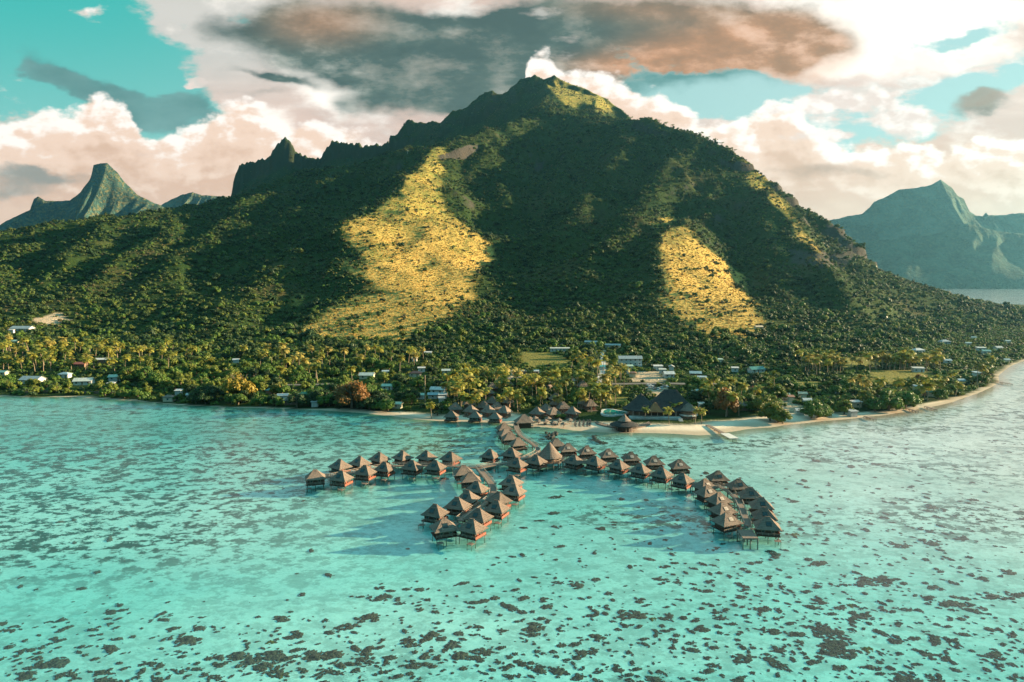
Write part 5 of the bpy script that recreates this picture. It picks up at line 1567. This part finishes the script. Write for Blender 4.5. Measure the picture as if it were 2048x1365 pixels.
def trunk_mesh(h, spread, seed, mat, r0=.35):
    r_ = random.Random(seed); mb = MB(); x = y = 0; pts = [(0, 0, -.6)]
    for k in range(4):
        x += r_.uniform(-.3, .3); y += r_.uniform(-.3, .3); pts.append((x, y, h * .55 * (k + 1) / 4))
    mb.tube(pts, [r0 * 1.25, r0, r0 * .85, r0 * .7, r0 * .6], 7)
    for k in range(5):
        a = 6.283 * k / 5 + r_.uniform(-.4, .4); q = spread * r_.uniform(.5, .85)
        p0 = Vector(pts[-1 - (k % 2)]); p2 = Vector((x + q * math.cos(a), y + q * math.sin(a), h * r_.uniform(.75, .95))); p1 = (p0 + p2) / 2 + Vector((0, 0, -.3))
        mb.tube([p0, p1, p2], [r0 * .5, r0 * .3, r0 * .12], 5)
    return mb.mesh('trunk', mat)


def palm_crown(seed, mat, nf=19, L=4.0):
    r_ = np.random.default_rng(seed); V = []; Fc = []
    for k in range(nf):
        az = 2.4 * k + r_.uniform(-.25, .25); el = r_.uniform(-.15, 1.15) if k > 5 else r_.uniform(.7, 1.35)
        Lf = L * r_.uniform(.8, 1.12); seg = 6
        p = np.zeros(3); e = el; prev = None; rows = []
        for s_ in range(seg + 1):
            d = np.array([math.cos(az) * math.cos(e), math.sin(az) * math.cos(e), math.sin(e)])
            side = np.array([-math.sin(az), math.cos(az), 0])
            w = Lf * .17 * math.sin(math.pi * min(1, .12 + .88 * s_ / seg)) + .04
            rows.append((p.copy(), side, w, d)); p = p + d * Lf / seg; e -= (.30 + .12 * s_ / seg) * (1.25 - .35 * el)
        for s_ in range(seg):
            p0, sd, w0, d0 = rows[s_]; p1, _, w1, d1 = rows[s_ + 1]
            for sg in (-1, 1):
                for h_ in (0, .5):          # ragged leaflets, two per segment and side, gaps between them
                    a = p0 + (p1 - p0) * h_; c = p0 + (p1 - p0) * (h_ + .38); w = w0 + (w1 - w0) * h_
                    dz = np.array([0, 0, -.55 * w]) + d0 * w * .45
                    b0 = len(V); V += [a, c, c + sd * sg * w * 1.5 + dz * r_.uniform(.7, 1.6), a + sd * sg * w * 1.5 + dz * r_.uniform(.7, 1.6)]
                    Fc.append([b0, b0 + 1, b0 + 2, b0 + 3])
    return mesh_np('crown', np.array(V), Fc, [mat])


# prototypes
palm_crowns = {m_: [palm_crown(k * 7 + i, M[m_]) for k in range(3)] for i, m_ in enumerate(('pm_green', 'pm_olive', 'pm_gold'))}
def palm_trunk(h, lean, seed):
    r_ = random.Random(seed); a = r_.uniform(0, 6.283)
    pts = [(lean * t * t * math.cos(a), lean * t * t * math.sin(a), h * t - .5 * (1 - t)) for t in (0, .25, .5, .75, 1)]
    return MB().tube(pts, [.30, .20, .17, .15, .14], 6).mesh('trunk', M['palmtrunk']), pts[-1]
palm_trunks = [palm_trunk(1.0 * h, l, k) for k, (h, l) in enumerate([(6.5, .8), (7.5, 1.6), (8.5, 1.0), (9.5, 2.2), (11, 1.2)])]
tree_crowns = {}
for i, m_ in enumerate(('lf_green', 'lf_dark', 'lf_olive', 'lf_gold', 'lf_rust', 'lf_pink')):
    nv = 3 if i < 3 else 1
    tree_crowns[m_] = [crown_mesh('crown', M[m_], clumps_round(18, 3.4, 5.0, 1.0, 1.8, 100 * i + k, .9), 34, .62, .74, 100 * i + k) for k in range(nv)]
tree_trunks = [trunk_mesh(6.5, 2.9, k, M['trunk']) for k in range(3)]


# ------------------------------------------------------------------ where things may grow
OCC = np.array(occupied)
cell = {}
for ox, oy, orad in occupied: cell.setdefault((int(ox // 20), int(oy // 20)), []).append((ox, oy, orad))
def free(x, y, pad=0.0):
    i, j = int(x // 20), int(y // 20)
    for a in (-1, 0, 1):
        for c_ in (-1, 0, 1):
            for ox, oy, orad in cell.get((i + a, j + c_), ()):
                if (x - ox) ** 2 + (y - oy) ** 2 < (orad + pad) ** 2: return False
    return True


def landz(px, py):
    x, y, z = hit(px, py, 0); return x, y, z


def occupy(x, y, r_): cell.setdefault((int(x // 20), int(y // 20)), []).append((x, y, r_))


n_palm = 0
def palm(x, y, mat, label, group, s=None, k=None):
    global n_palm
    z = float(H(x, y)); i = random.randrange(5) if k is None else k
    tm, top = palm_trunks[i]
    root = empty('coconut_palm', (x, y, z), random.uniform(0, 6.283), label=label, cat='palm tree', group=group)
    s = s or random.uniform(1.0, 1.36); root.scale = (s, s, s)
    part(tm, root); part(random.choice(palm_crowns[mat]), root, top)
    n_palm += 1; occupy(x, y, .9)


n_tree = 0
def tree(x, y, mat, label, group, s=None, name='broadleaf_tree', cat='tree', sz=1.0):
    global n_tree
    z = float(H(x, y))
    root = empty(name, (x, y, z), random.uniform(0, 6.283), label=label, cat=cat, group=group)
    s = s or random.uniform(.75, 1.35); s *= 1.12; root.scale = (s, s, s * sz)
    part(random.choice(tree_trunks), root); part(random.choice(tree_crowns[mat]), root)
    n_tree += 1; occupy(x, y, 1.6 * s)


# standouts first
def at(px, py): x, y, z = hit(px, py, 0); return x, y
x, y = at(482, 801); tree(x, y, 'lf_gold', 'big golden-yellow tree standing at the waterline of the village', None, 2.1, 'golden_tree', sz=1.15)
x, y = at(704, 818); tree(x, y, 'lf_rust', 'rust-brown half bare tree leaning over the dark shore', None, 2.0, 'rust_tree', sz=1.1)
x, y = at(1507, 792); tree(x, y, 'lf_pink', 'round pinkish-red flowering tree inland of the hedge-like shore tree', None, .95, 'flowering_tree')
for k, (px, py, s) in enumerate([(1540, 842, 1.35), (1556, 846, 1.25), (1566, 848, .95), (1530, 832, 1.3), (1546, 826, 1.2), (1517, 824, 1.2)]):
    x, y = at(px, py); tree(x, y, 'lf_olive', 'sunlit tree of the big hedge-like clump at the end of the wide beach', 'trees of the hedge-like clump at the end of the wide beach', s)
for k, (px, py, s) in enumerate([(1622, 838, 1.25), (1634, 836, 1.3), (1645, 834, 1.0)]):
    x, y = at(px, py); tree(x, y, 'lf_green', 'wide bright green tree on the sand before the pale green gable', 'wide green trees on the sand before the pale green gable', s)
for k, (px, py, s) in enumerate([(1688, 829, 1.1), (1750, 824, 1.2), (1776, 822, 1.6), (1810, 818, 1.5), (1793, 819, 1.3)]):
    x, y = at(px, py); tree(x, y, 'lf_green' if k else 'lf_olive', 'big round dark tree on the shore beside the short dark jetty', 'big round trees on the shore beside the short dark jetty', s)
x, y = at(1453, 832); tree(x, y, 'lf_rust', 'tall orange-brown tree behind the jetty beach', None, 1.35, 'rust_tree', sz=1.5)
x, y = at(1118, 838); tree(x, y, 'lf_green', 'round green bush between garden bungalows at the back of the beach', None, .8, 'round_bush', 'bush', .7)
x, y = at(1842, 764); tree(x, y, 'lf_rust', 'round orange-brown tree in the golden field', None, .9, 'rust_tree', sz=.8)
# single palms
for px, py, m_, lb, s in [(1115, 822, 'pm_gold', 'bright golden palm with drooping fronds next to a garden bungalow', 1.0), (1163, 821, 'pm_gold', 'round golden palm behind the lounger rows', .9), (1028, 817, 'pm_gold', 'golden palm above the beach-edge bungalow row', 1.0),
                          (863, 838, 'pm_olive', 'leaning pale-trunked palm on the shore near the beach-edge bungalows', .95), (1338, 849, 'pm_olive', 'palm with drooping fronds on the beach before the restaurant', .95), (1390, 848, 'pm_gold', 'short palm on the sand near the beach jetty', .9), (1403, 849, 'pm_olive', 'short bushy palm closest to the beach jetty', .85),
                          (1358, 836, 'pm_olive', 'palm standing before the drum of the restaurant', .9), (1340, 834, 'pm_green', 'green palm growing through the restaurant terrace', .9), (557, 770, 'pm_olive', 'tall leaning palm behind the dark teal roof', 1.35), (553, 790, 'pm_gold', 'low golden palm beside the pale blue shed', .8),
                          (1290, 842, 'pm_green', 'green palm between the beach bar and the restaurant', .8)]:
    x, y = at(px, py); palm(x, y, m_, lb, None, s, 1)
# tall bare trunk
x, y = at(850, 808)
o = MB().tube([(0, 0, -.5), (.1, 0, 8), (.2, .1, 17)], [.34, .3, .24], 7).build('bare_trunk', M['palmtrunk']); o.location = (x, y, float(H(x, y))); prop(o, 'tall bare tree trunk without crown beside the white roof cluster', 'dead tree'); occupy(x, y, 2)


def scatter(n, poly, fn, sep, pad=0.0, tries=60, zmin=.22):
    xs_ = [p[0] for p in poly]; ys_ = [p[1] for p in poly]; done = 0
    for _ in range(n * tries):
        if done >= n: break
        px, py = random.uniform(min(xs_), max(xs_)), random.uniform(min(ys_), max(ys_))
        if not inside(np.array(poly, float), np.array([px]), np.array([py]))[0]: continue
        x, y, z = hit(px, py, 0)
        if z < zmin or not free(x, y, pad) or zone(lawn, x, y) > .5 or zone(dirt, x, y) > .5 or zone(sand, x, y) > .5: continue
        fn(x, y); occupy(x, y, sep); done += 1
    return done


def pm(mats, label, group): return lambda x, y: palm(x, y, random.choice(mats), label, group)
def tr(mats, label, group, lo=.75, hi=1.35): return lambda x, y: tree(x, y, random.choice(mats), label, group, random.uniform(lo, hi))


gold = ['pm_gold', 'pm_olive', 'pm_olive', 'pm_olive', 'pm_green']
scatter(78, [(0, 700), (230, 700), (300, 712), (250, 745), (120, 748), (0, 745)], pm(gold, 'golden coconut palm of the dense grove at the lagoon end of the plain', 'palms of the dense golden grove'), 1.6)
scatter(18, [(230, 705), (420, 712), (420, 745), (270, 745)], pm(['pm_olive', 'pm_green'], 'olive coconut palm between the dense grove and the green village trees', 'palms between the grove and the green village trees'), 2.2)
scatter(40, [(470, 715), (860, 712), (860, 760), (700, 780), (480, 760)], pm(['pm_olive', 'pm_green', 'pm_gold'], 'coconut palm in the gardens inland of the green and red roofed houses', 'palms inland of the green and red roofed houses'), 2.5)
scatter(88, [(885, 775), (1000, 765), (1200, 775), (1270, 790), (1240, 812), (1180, 826), (900, 826)], pm(['pm_gold', 'pm_olive', 'pm_olive', 'pm_green'], 'coconut palm among the thatched garden bungalows of the resort', 'palms among the garden bungalows'), 1.6)
scatter(22, [(1130, 740), (1190, 730), (1260, 765), (1260, 790), (1120, 775)], pm(['pm_gold', 'pm_olive', 'pm_green'], 'coconut palm along the coast road and access road', 'palms along the coast road'), 2.0)
scatter(24, [(1600, 735), (1720, 730), (1725, 750), (1620, 755)], pm(['pm_gold', 'pm_olive'], 'coconut palm of the tight stand before the dark hillside wood', 'palms of the tight stand before the hillside wood'), 2.0)
scatter(36, [(1730, 735), (1880, 730), (1880, 745), (1740, 748)], pm(['pm_gold', 'pm_olive', 'pm_olive'], 'coconut palm in the row behind the golden field', 'palms in the row behind the golden field'), 1.6)
scatter(26, [(1690, 790), (1850, 780), (1975, 745), (1985, 765), (1900, 798), (1780, 818), (1690, 826)], pm(['pm_olive', 'pm_green', 'pm_gold'], 'coconut palm leaning over the narrow beach of the far point', 'palms along the narrow beach of the far point'), 2.2)
scatter(16, [(1290, 790), (1480, 780), (1560, 790), (1480, 840), (1420, 835), (1400, 800)], pm(['pm_green', 'pm_olive'], 'coconut palm in the trees inland of the jetty beach', 'palms inland of the jetty beach'), 2.2)
print('palms', n_palm)
# trees
scatter(46, [(380, 790), (640, 805), (760, 812), (880, 832), (860, 838), (700, 822), (540, 813), (380, 808)], tr(['lf_dark', 'lf_dark', 'lf_green'], 'dark shore tree leaning over the shaded water before the village', 'dark trees along the shaded village shore', .75, 1.25), 1.9, zmin=.12)
scatter(28, [(0, 765), (250, 768), (380, 785), (380, 806), (250, 798), (0, 788)], tr(['lf_olive', 'lf_green', 'lf_olive'], 'low olive tree along the sea wall before the pale roofed houses', 'trees along the sea wall', .5, .85), 2.2, zmin=.12)
scatter(60, [(280, 735), (470, 730), (470, 790), (380, 785), (250, 765)], tr(['lf_green', 'lf_olive', 'lf_olive'], 'full green tree of the leafy gardens beside the golden grove', 'trees of the leafy gardens beside the golden grove', .8, 1.35), 2.4)
scatter(64, [(480, 735), (860, 735), (880, 775), (870, 815), (700, 805), (480, 785)], tr(['lf_green', 'lf_dark', 'lf_green', 'lf_olive'], 'green tree between the houses around the bright green roof', 'trees around the bright green roof', .7, 1.2), 2.2)
scatter(28, [(890, 745), (1190, 750), (1240, 790), (1230, 815), (900, 815)], tr(['lf_green', 'lf_dark'], 'dark green tree under the palms of the resort garden', 'trees under the resort palms', .55, .95), 2.0)
scatter(44, [(1380, 770), (1560, 765), (1620, 790), (1520, 830), (1420, 838), (1390, 810)], tr(['lf_green', 'lf_green', 'lf_olive', 'lf_dark'], 'green tree in the thicket inland of the jetty beach', 'trees of the thicket inland of the jetty beach', .75, 1.25), 2.2)
scatter(44, [(1600, 775), (1900, 755), (1990, 735), (1990, 765), (1880, 800), (1780, 815), (1640, 828)], tr(['lf_green', 'lf_olive', 'lf_dark'], 'green tree between the houses of the far sandy shore', 'trees between the houses of the far sandy shore', .65, 1.1), 2.4)
print('trees', n_tree)

# ------------------------------------------------------------------ uncountable plant cover: one stuff object per kind, instances spread by geometry nodes
def proto(name, mat, clumps, nleaf, leaf, seed, core=.78):
    return bpy.data.objects.new(name, crown_mesh(name, mat, clumps, nleaf, leaf, core, seed))


def stuff(name, label, protos, pts, scl, pick=None):
    n = len(pts)
    me = bpy.data.meshes.new(name); me.vertices.add(n); me.vertices.foreach_set('co', np.asarray(pts, np.float32).ravel())
    for an, tp, val in (('scl', 'FLOAT', scl), ('rotz', 'FLOAT', rng.uniform(0, 6.283, n))):
        a_ = me.attributes.new(an, tp, 'POINT'); a_.data.foreach_set('value', np.asarray(val, np.float32))
    a_ = me.attributes.new('pick', 'INT', 'POINT'); a_.data.foreach_set('value', np.asarray(rng.integers(0, len(protos), n) if pick is None else pick, np.int32))
    o = link(bpy.data.objects.new(name, me)); prop(o, kind='stuff'); o['label'] = label
    pc = bpy.data.collections.new(name + '_sources')
    for p in protos: pc.objects.link(p)
    ng = bpy.data.node_groups.new(name + '_spread', 'GeometryNodeTree')
    ng.interface.new_socket('Geometry', in_out='INPUT', socket_type='NodeSocketGeometry'); ng.interface.new_socket('Geometry', in_out='OUTPUT', socket_type='NodeSocketGeometry')
    N = ng.nodes; L = ng.links
    gi = N.new('NodeGroupInput'); go = N.new('NodeGroupOutput'); ip = N.new('GeometryNodeInstanceOnPoints'); ci = N.new('GeometryNodeCollectionInfo')
    ci.inputs['Collection'].default_value = pc; ci.inputs['Separate Children'].default_value = True; ci.inputs['Reset Children'].default_value = True
    def at_(nm, tp):
        n_ = N.new('GeometryNodeInputNamedAttribute'); n_.data_type = tp; n_.inputs['Name'].default_value = nm; return n_.outputs[0]
    cx = N.new('ShaderNodeCombineXYZ'); L.new(at_('rotz', 'FLOAT'), cx.inputs[2])
    ip.inputs['Pick Instance'].default_value = True
    L.new(gi.outputs[0], ip.inputs['Points']); L.new(ci.outputs[0], ip.inputs['Instance']); L.new(at_('pick', 'INT'), ip.inputs['Instance Index'])
    L.new(cx.outputs[0], ip.inputs['Rotation']); L.new(at_('scl', 'FLOAT'), ip.inputs['Scale']); L.new(ip.outputs[0], go.inputs[0])
    md = o.modifiers.new('spread', 'NODES'); md.node_group = ng
    return o


def sample(n, x0, x1, y0, y1, dens):
    """random land points thinned by the density function (values 0..1)"""
    x = rng.uniform(x0, x1, n); y = rng.uniform(y0, y1, n); z = H(x, y)
    px, py = proj(x, y, z)
    k = (px > -140) & (px < 2190) & (rng.random(n) < dens(x, y, z))
    return x[k], y[k], z[k]


f_protos = [proto('hill_tree', M['scrub'], clumps_round(5, 2.2, 2.6, 1.2, 1.9, 300 + k, 1.0), 16, 1.0, 300 + k) for k in range(3)] + [proto('hill_tree', M['lf_dark'], clumps_round(5, 2.0, 3.2, 1.2, 1.8, 320 + k, 1.0), 16, 1.0, 320 + k) for k in range(2)] \
    + [proto('hill_tree', M['lf_green'], clumps_round(5, 2.2, 2.8, 1.1, 1.7, 325, 1.0), 16, .9, 325), proto('hill_tree', M['lf_olive'], clumps_round(4, 2.0, 2.6, 1.0, 1.6, 326, .8), 16, .9, 326)]
s_protos = [proto('hill_shrub', M['scrub2'], clumps_round(4, 1.7, 1.3, .8, 1.3, 340 + k, .4), 20, .7, 340 + k) for k in range(2)] + [proto('hill_shrub', M['scrub'], clumps_round(4, 1.6, 1.4, .8, 1.3, 350, .4), 20, .7, 350)]
d_protos = [proto('grass_tuft', M['drygrass' if k < 3 else 'lf_olive'], clumps_round(4, 1.1, .35, .5, .8, 360 + k, .05), 26, .55, 360 + k, .7) for k in range(4)]


def wooded(x, y, z):
    a = np.clip((z - 5) / 6, 0, 1) * np.clip(1 - zone(dry, x, y) * np.where(fbm(x / 40 + 3, y / 40, 2) > .22 - .22 * zone(fern, x, y), .74, .99), 0, 1) ** 1.5 * (1 - .75 * zone(rock, x, y)) * (1 - .55 * zone(brown, x, y))
    cl_ = .55 + .6 * fbm(x / 70, y / 70, 3)
    far = np.where(y > 2450, .22, np.where(y > 1900, .45, np.where(y > 1300, .75, 1.0)))
    return np.clip(a * cl_, 0, 1) * far * (zone(lawn, x, y) < .5) * (zone(dirt, x, y) < .5)


x, y, z = sample(400000, -1750, 1750, 560, 3100, wooded)
k = np.array([free(a, b_, 1.5) for a, b_ in zip(x, y)]); x, y, z = x[k], y[k], z[k]
stuff('hillside_forest', 'dense green forest covering the mountain slopes and gullies', f_protos, np.stack([x, y, z - .4], -1), np.exp(rng.normal(-.30, .34, len(x))) * (1 + .35 * sstep(.1, .5, fbm(x / 90 + 4, y / 90, 3))) * np.where(y > 2450, .8, np.where(y > 1900, 1.2, 1.0))); print('forest', len(x))
x, y, z = sample(90000, -1750, 1750, 600, 3000, lambda x, y, z: np.clip((z - 8) / 6, 0, 1) * np.clip(.25 + zone(brown, x, y) * .8, 0, 1) * (1 - .6 * zone(rock, x, y)) * (1 - .3 * zone(dry, x, y)))
stuff('hillside_scrub', 'low brownish scrub between the trees on the slopes', s_protos, np.stack([x, y, z - .2], -1), rng.uniform(.7, 1.5, len(x))); print('scrub', len(x))
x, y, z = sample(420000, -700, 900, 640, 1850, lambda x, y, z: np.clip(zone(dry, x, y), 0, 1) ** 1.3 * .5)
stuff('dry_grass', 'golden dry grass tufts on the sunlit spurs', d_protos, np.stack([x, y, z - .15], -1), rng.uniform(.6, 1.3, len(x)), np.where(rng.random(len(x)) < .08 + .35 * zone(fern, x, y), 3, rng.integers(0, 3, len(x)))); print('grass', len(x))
# undergrowth of the plain
u_protos = [proto('garden_shrub', M[m_], clumps_round(5, 1.9, 1.6, .8, 1.4, 380 + i, .4), 22, .6, 380 + i) for i, m_ in enumerate(('lf_green', 'lf_dark', 'lf_olive', 'lf_green'))]
x, y, z = sample(130000, -760, 1500, 380, 1500, lambda x, y, z: ((bil(SD, x, y) > 4.5) & (z > .1) & (z < 12)).astype(float) * np.where(y < 800, .8, .4) * (zone(lawn, x, y) < .5) * (zone(dirt, x, y) < .5) * (zone(sand, x, y) < .4))
k = np.array([free(a, b_, .8) for a, b_ in zip(x, y)], bool); x, y, z = x[k], y[k], z[k]
stuff('undergrowth', 'green garden shrubs and undergrowth filling the coastal plain', u_protos, np.stack([x, y, z - .2], -1), rng.uniform(.45, 1.25, len(x))); print('undergrowth', len(x))
# wood on the plain behind the village
x, y, z = sample(60000, -900, 1700, 520, 2100, lambda x, y, z: np.clip((z - 4.0) / 3, 0, 1) * (z < 16) * .22 * (zone(lawn, x, y) < .5) * (zone(dirt, x, y) < .5))
k = np.array([free(a, b_, 2.2) for a, b_ in zip(x, y)], bool); x, y, z = x[k], y[k], z[k]
w_protos = [proto('wood_tree', M[m_], clumps_round(9, 3.0, 4.4, 1.2, 1.9, 400 + i, 1.6), 18, .85, 400 + i) for i, m_ in enumerate(('lf_green', 'lf_dark', 'lf_dark', 'lf_olive'))]
stuff('plain_woods', 'continuous dark wood between the village and the mountain foot', w_protos, np.stack([x, y, z - .3], -1), rng.uniform(.7, 1.3, len(x))); print('woods', len(x))
# flat-topped trees on the skyline and the pale dead tree on the crest
um = [crown_mesh('crown', M['lf_olive'], [((random.uniform(-5, 5), random.uniform(-3, 3), random.uniform(7.2, 8.4)), random.uniform(.9, 1.6)) for _ in range(9)], 14, 1.0, .5, 500 + k) for k in range(2)]
ut = trunk_mesh(8.5, 4.5, 77, M['trunk'], .3)
for i, (px, py, d, s) in enumerate([(1262, 236, 2080, 1.3), (1318, 242, 1970, 1.2), (1332, 247, 1940, 1.4), (1346, 252, 1910, 1.2), (1402, 270, 1830, 1.5), (1416, 274, 1810, 1.3), (1430, 281, 1790, 1.5), (1443, 289, 1770, 1.2), (1462, 302, 1720, 1.5), (1468, 303, 1712, 1.3)]):
    p = P(px, py, d); z = float(H(p[0], p[1]))
    root = empty('flat_topped_tree', (p[0], p[1], z - .5), random.uniform(0, 6), label='flat-topped tree standing out against the sky on the east ridge line', cat='tree', group='flat-topped trees on the ridge line')
    root.scale = (s, s, s * .85); part(um[i % 2], root); part(ut, root)
p = P(815, 300, 1755); z = float(H(p[0], p[1])); mb = MB()
mb.tube([(0, 0, -1), (0, 0, 5)], [.4, .3], 6)
for k in range(7):
    a = k * .9; mb.tube([(0, 0, 3 + .3 * k), (1.2 * math.cos(a), .8 * math.sin(a), 6 + .4 * k), (2.6 * math.cos(a), 1.5 * math.sin(a), 10 + .3 * k)], [.25, .18, .08], 5)
o = mb.build('dead_tree', M['deadwood']); o.location = (p[0], p[1], z); prop(o, 'pale bare dead tree on the crest beside the golden spur', 'dead tree')
# ------------------------------------------------------------------ coral heads on the lagoon bed
def coralmat(name, c1, c2):
    m, nt = newmat(name); b = NB(nt); n = b.noise(b.obj(), 1.6, 4, .7)
    c = b.mix(b.ss(.35, .7, n), c1, c2); c = b.mix(b.m('MULTIPLY', b.orand(), .6), c, tuple(x * 1.7 for x in c1))
    b.out(b.bsdf(c, .95, .05, b.bump(n, .8, .3))); return m
M['coral'] = coralmat('coral_brown', (.055, .050, .042), (.15, .10, .072))
M['coral_y'] = coralmat('coral_ochre', (.10, .075, .02), (.17, .12, .035))


def coral_mesh(seed, nl, rx, ry, mat):
    r_ = random.Random(seed); V = []; Fc = []
    for k in range(nl):
        a = r_.uniform(0, 6.283); q = math.sqrt(r_.random()) * (1 if r_.random() < .8 else 1.45)
        cx_, cy_ = rx * q * math.cos(a), ry * q * math.sin(a); rad = r_.uniform(.22, .52) * (1.15 - .5 * min(1, q)); h = r_.uniform(.14, .46) * (1.1 - .6 * min(q, 1))
        n = 7; b0 = len(V)
        for t in (0, .6, 1):
            for i in range(n):
                an = 6.283 * i / n + r_.uniform(-.2, .2); rr = rad * (1 - .35 * t * t) * r_.uniform(.75, 1.2) if t < 1 else rad * .35
                V.append((cx_ + rr * math.cos(an), cy_ + rr * math.sin(an), h * t + (-.05 if t == 0 else 0)))
        for t in range(2):
            for i in range(n): Fc.append([b0 + t * n + i, b0 + t * n + (i + 1) % n, b0 + (t + 1) * n + (i + 1) % n, b0 + (t + 1) * n + i])
        Fc.append([b0 + 2 * n + i for i in range(n)])
    return mesh_np('coral_head', np.array(V), Fc, [mat])


c_var = [coral_mesh(k, 26, 1.0, .75, M['coral']) for k in range(4)] + [coral_mesh(10 + k, 34, 1.5, .7, M['coral']) for k in range(3)]
c_yel = coral_mesh(30, 22, .9, .8, M['coral_y'])


def cdens(px, py):
    """how thickly coral grows over the bed, from the picture of the lagoon"""
    d = sstep(1040, 1330, py) * .55 + .04
    d = d + .5 * np.exp(-((px - 1000) / 190) ** 2 - ((py - 1290) / 110) ** 2) + .42 * np.exp(-((px - 1500) / 420) ** 2 - ((py - 1230) / 190) ** 2)
    d = d + .55 * np.exp(-((px - 460) / 420) ** 2 - ((py - 1340) / 75) ** 2) + .3 * np.exp(-((px - 1850) / 260) ** 2 - ((py - 1130) / 200) ** 2)
    d = d + .22 * np.exp(-((px - 1250) / 170) ** 2 - ((py - 900) / 26) ** 2) + .2 * np.exp(-((px - 1000) / 60) ** 2 - ((py - 985) / 50) ** 2)
    d = d - .4 * np.exp(-((px - 560) / 330) ** 2 - ((py - 1120) / 120) ** 2) - .25 * np.exp(-((px - 250) / 260) ** 2 - ((py - 1120) / 100) ** 2)
    return np.clip(d, .015, 1)


N = 1200000
x = rng.uniform(-420, 520, N); y = rng.uniform(60, 420, N)
px, py = proj(x, y, np.full(N, -1.4)); sdv = bil(SD, x, y)
clus = .75 * sstep(.1, .5, fbm(x / 9, y / 9, 4)) * sstep(-.3, .25, fbm(x / 45, y / 45, 2)) + .3 * sstep(.2, .5, fbm(x / 5, y / 5, 2))
keep = (px > -60) & (px < 2110) & (py < 1440) & (sdv < -14) & (rng.random(N) < cdens(px, py) * (.09 + .91 * clus) * (.36 + .34 * sstep(1120, 1300, py)))
x, y, px, py = x[keep], y[keep], px[keep], py[keep]
size = np.exp(rng.normal(-.85, .52, len(x))) * (1 + .35 * clus[keep])
size = np.clip(size, .16, 1.9)
# thin out overlaps of big ones
app = size / y; order = np.argsort(-app)
main = [i for i in order if -8 < px[i] < 2056 and py[i] < 1372][:300]
ms = set(main)
for i in main:
    yel = rng.random() < .035
    me = c_yel if yel else c_var[rng.integers(len(c_var))]
    o = link(bpy.data.objects.new('coral_head', me)); o.location = (x[i], y[i], -1.62); o.rotation_euler = (0, 0, rng.uniform(-.6, .6)); s = float(size[i]); o.scale = (s, s, .35 + .25 * s)
    if yel: prop(o, 'ochre yellow coral head on the pale bed among dark ones', 'coral', 'ochre coral heads on the pale bed')
    elif s > 1.25: prop(o, 'wide dark brown coral head spreading over the pale sandy bed', 'coral', 'wide dark coral heads on the open bed')
    else: prop(o, 'small dark brown coral head on the pale sandy bed of the open lagoon', 'coral', 'small dark coral heads on the open bed')
rest = [i for i in range(len(x)) if i not in ms]
cp_ = [bpy.data.objects.new('coral_patch', m_) for m_ in c_var]
stuff('coral_patches', 'countless small dark coral patches on the lagoon bed', cp_, np.stack([x[rest], y[rest], np.full(len(rest), -1.62)], -1), size[rest])
print('coral', len(x))
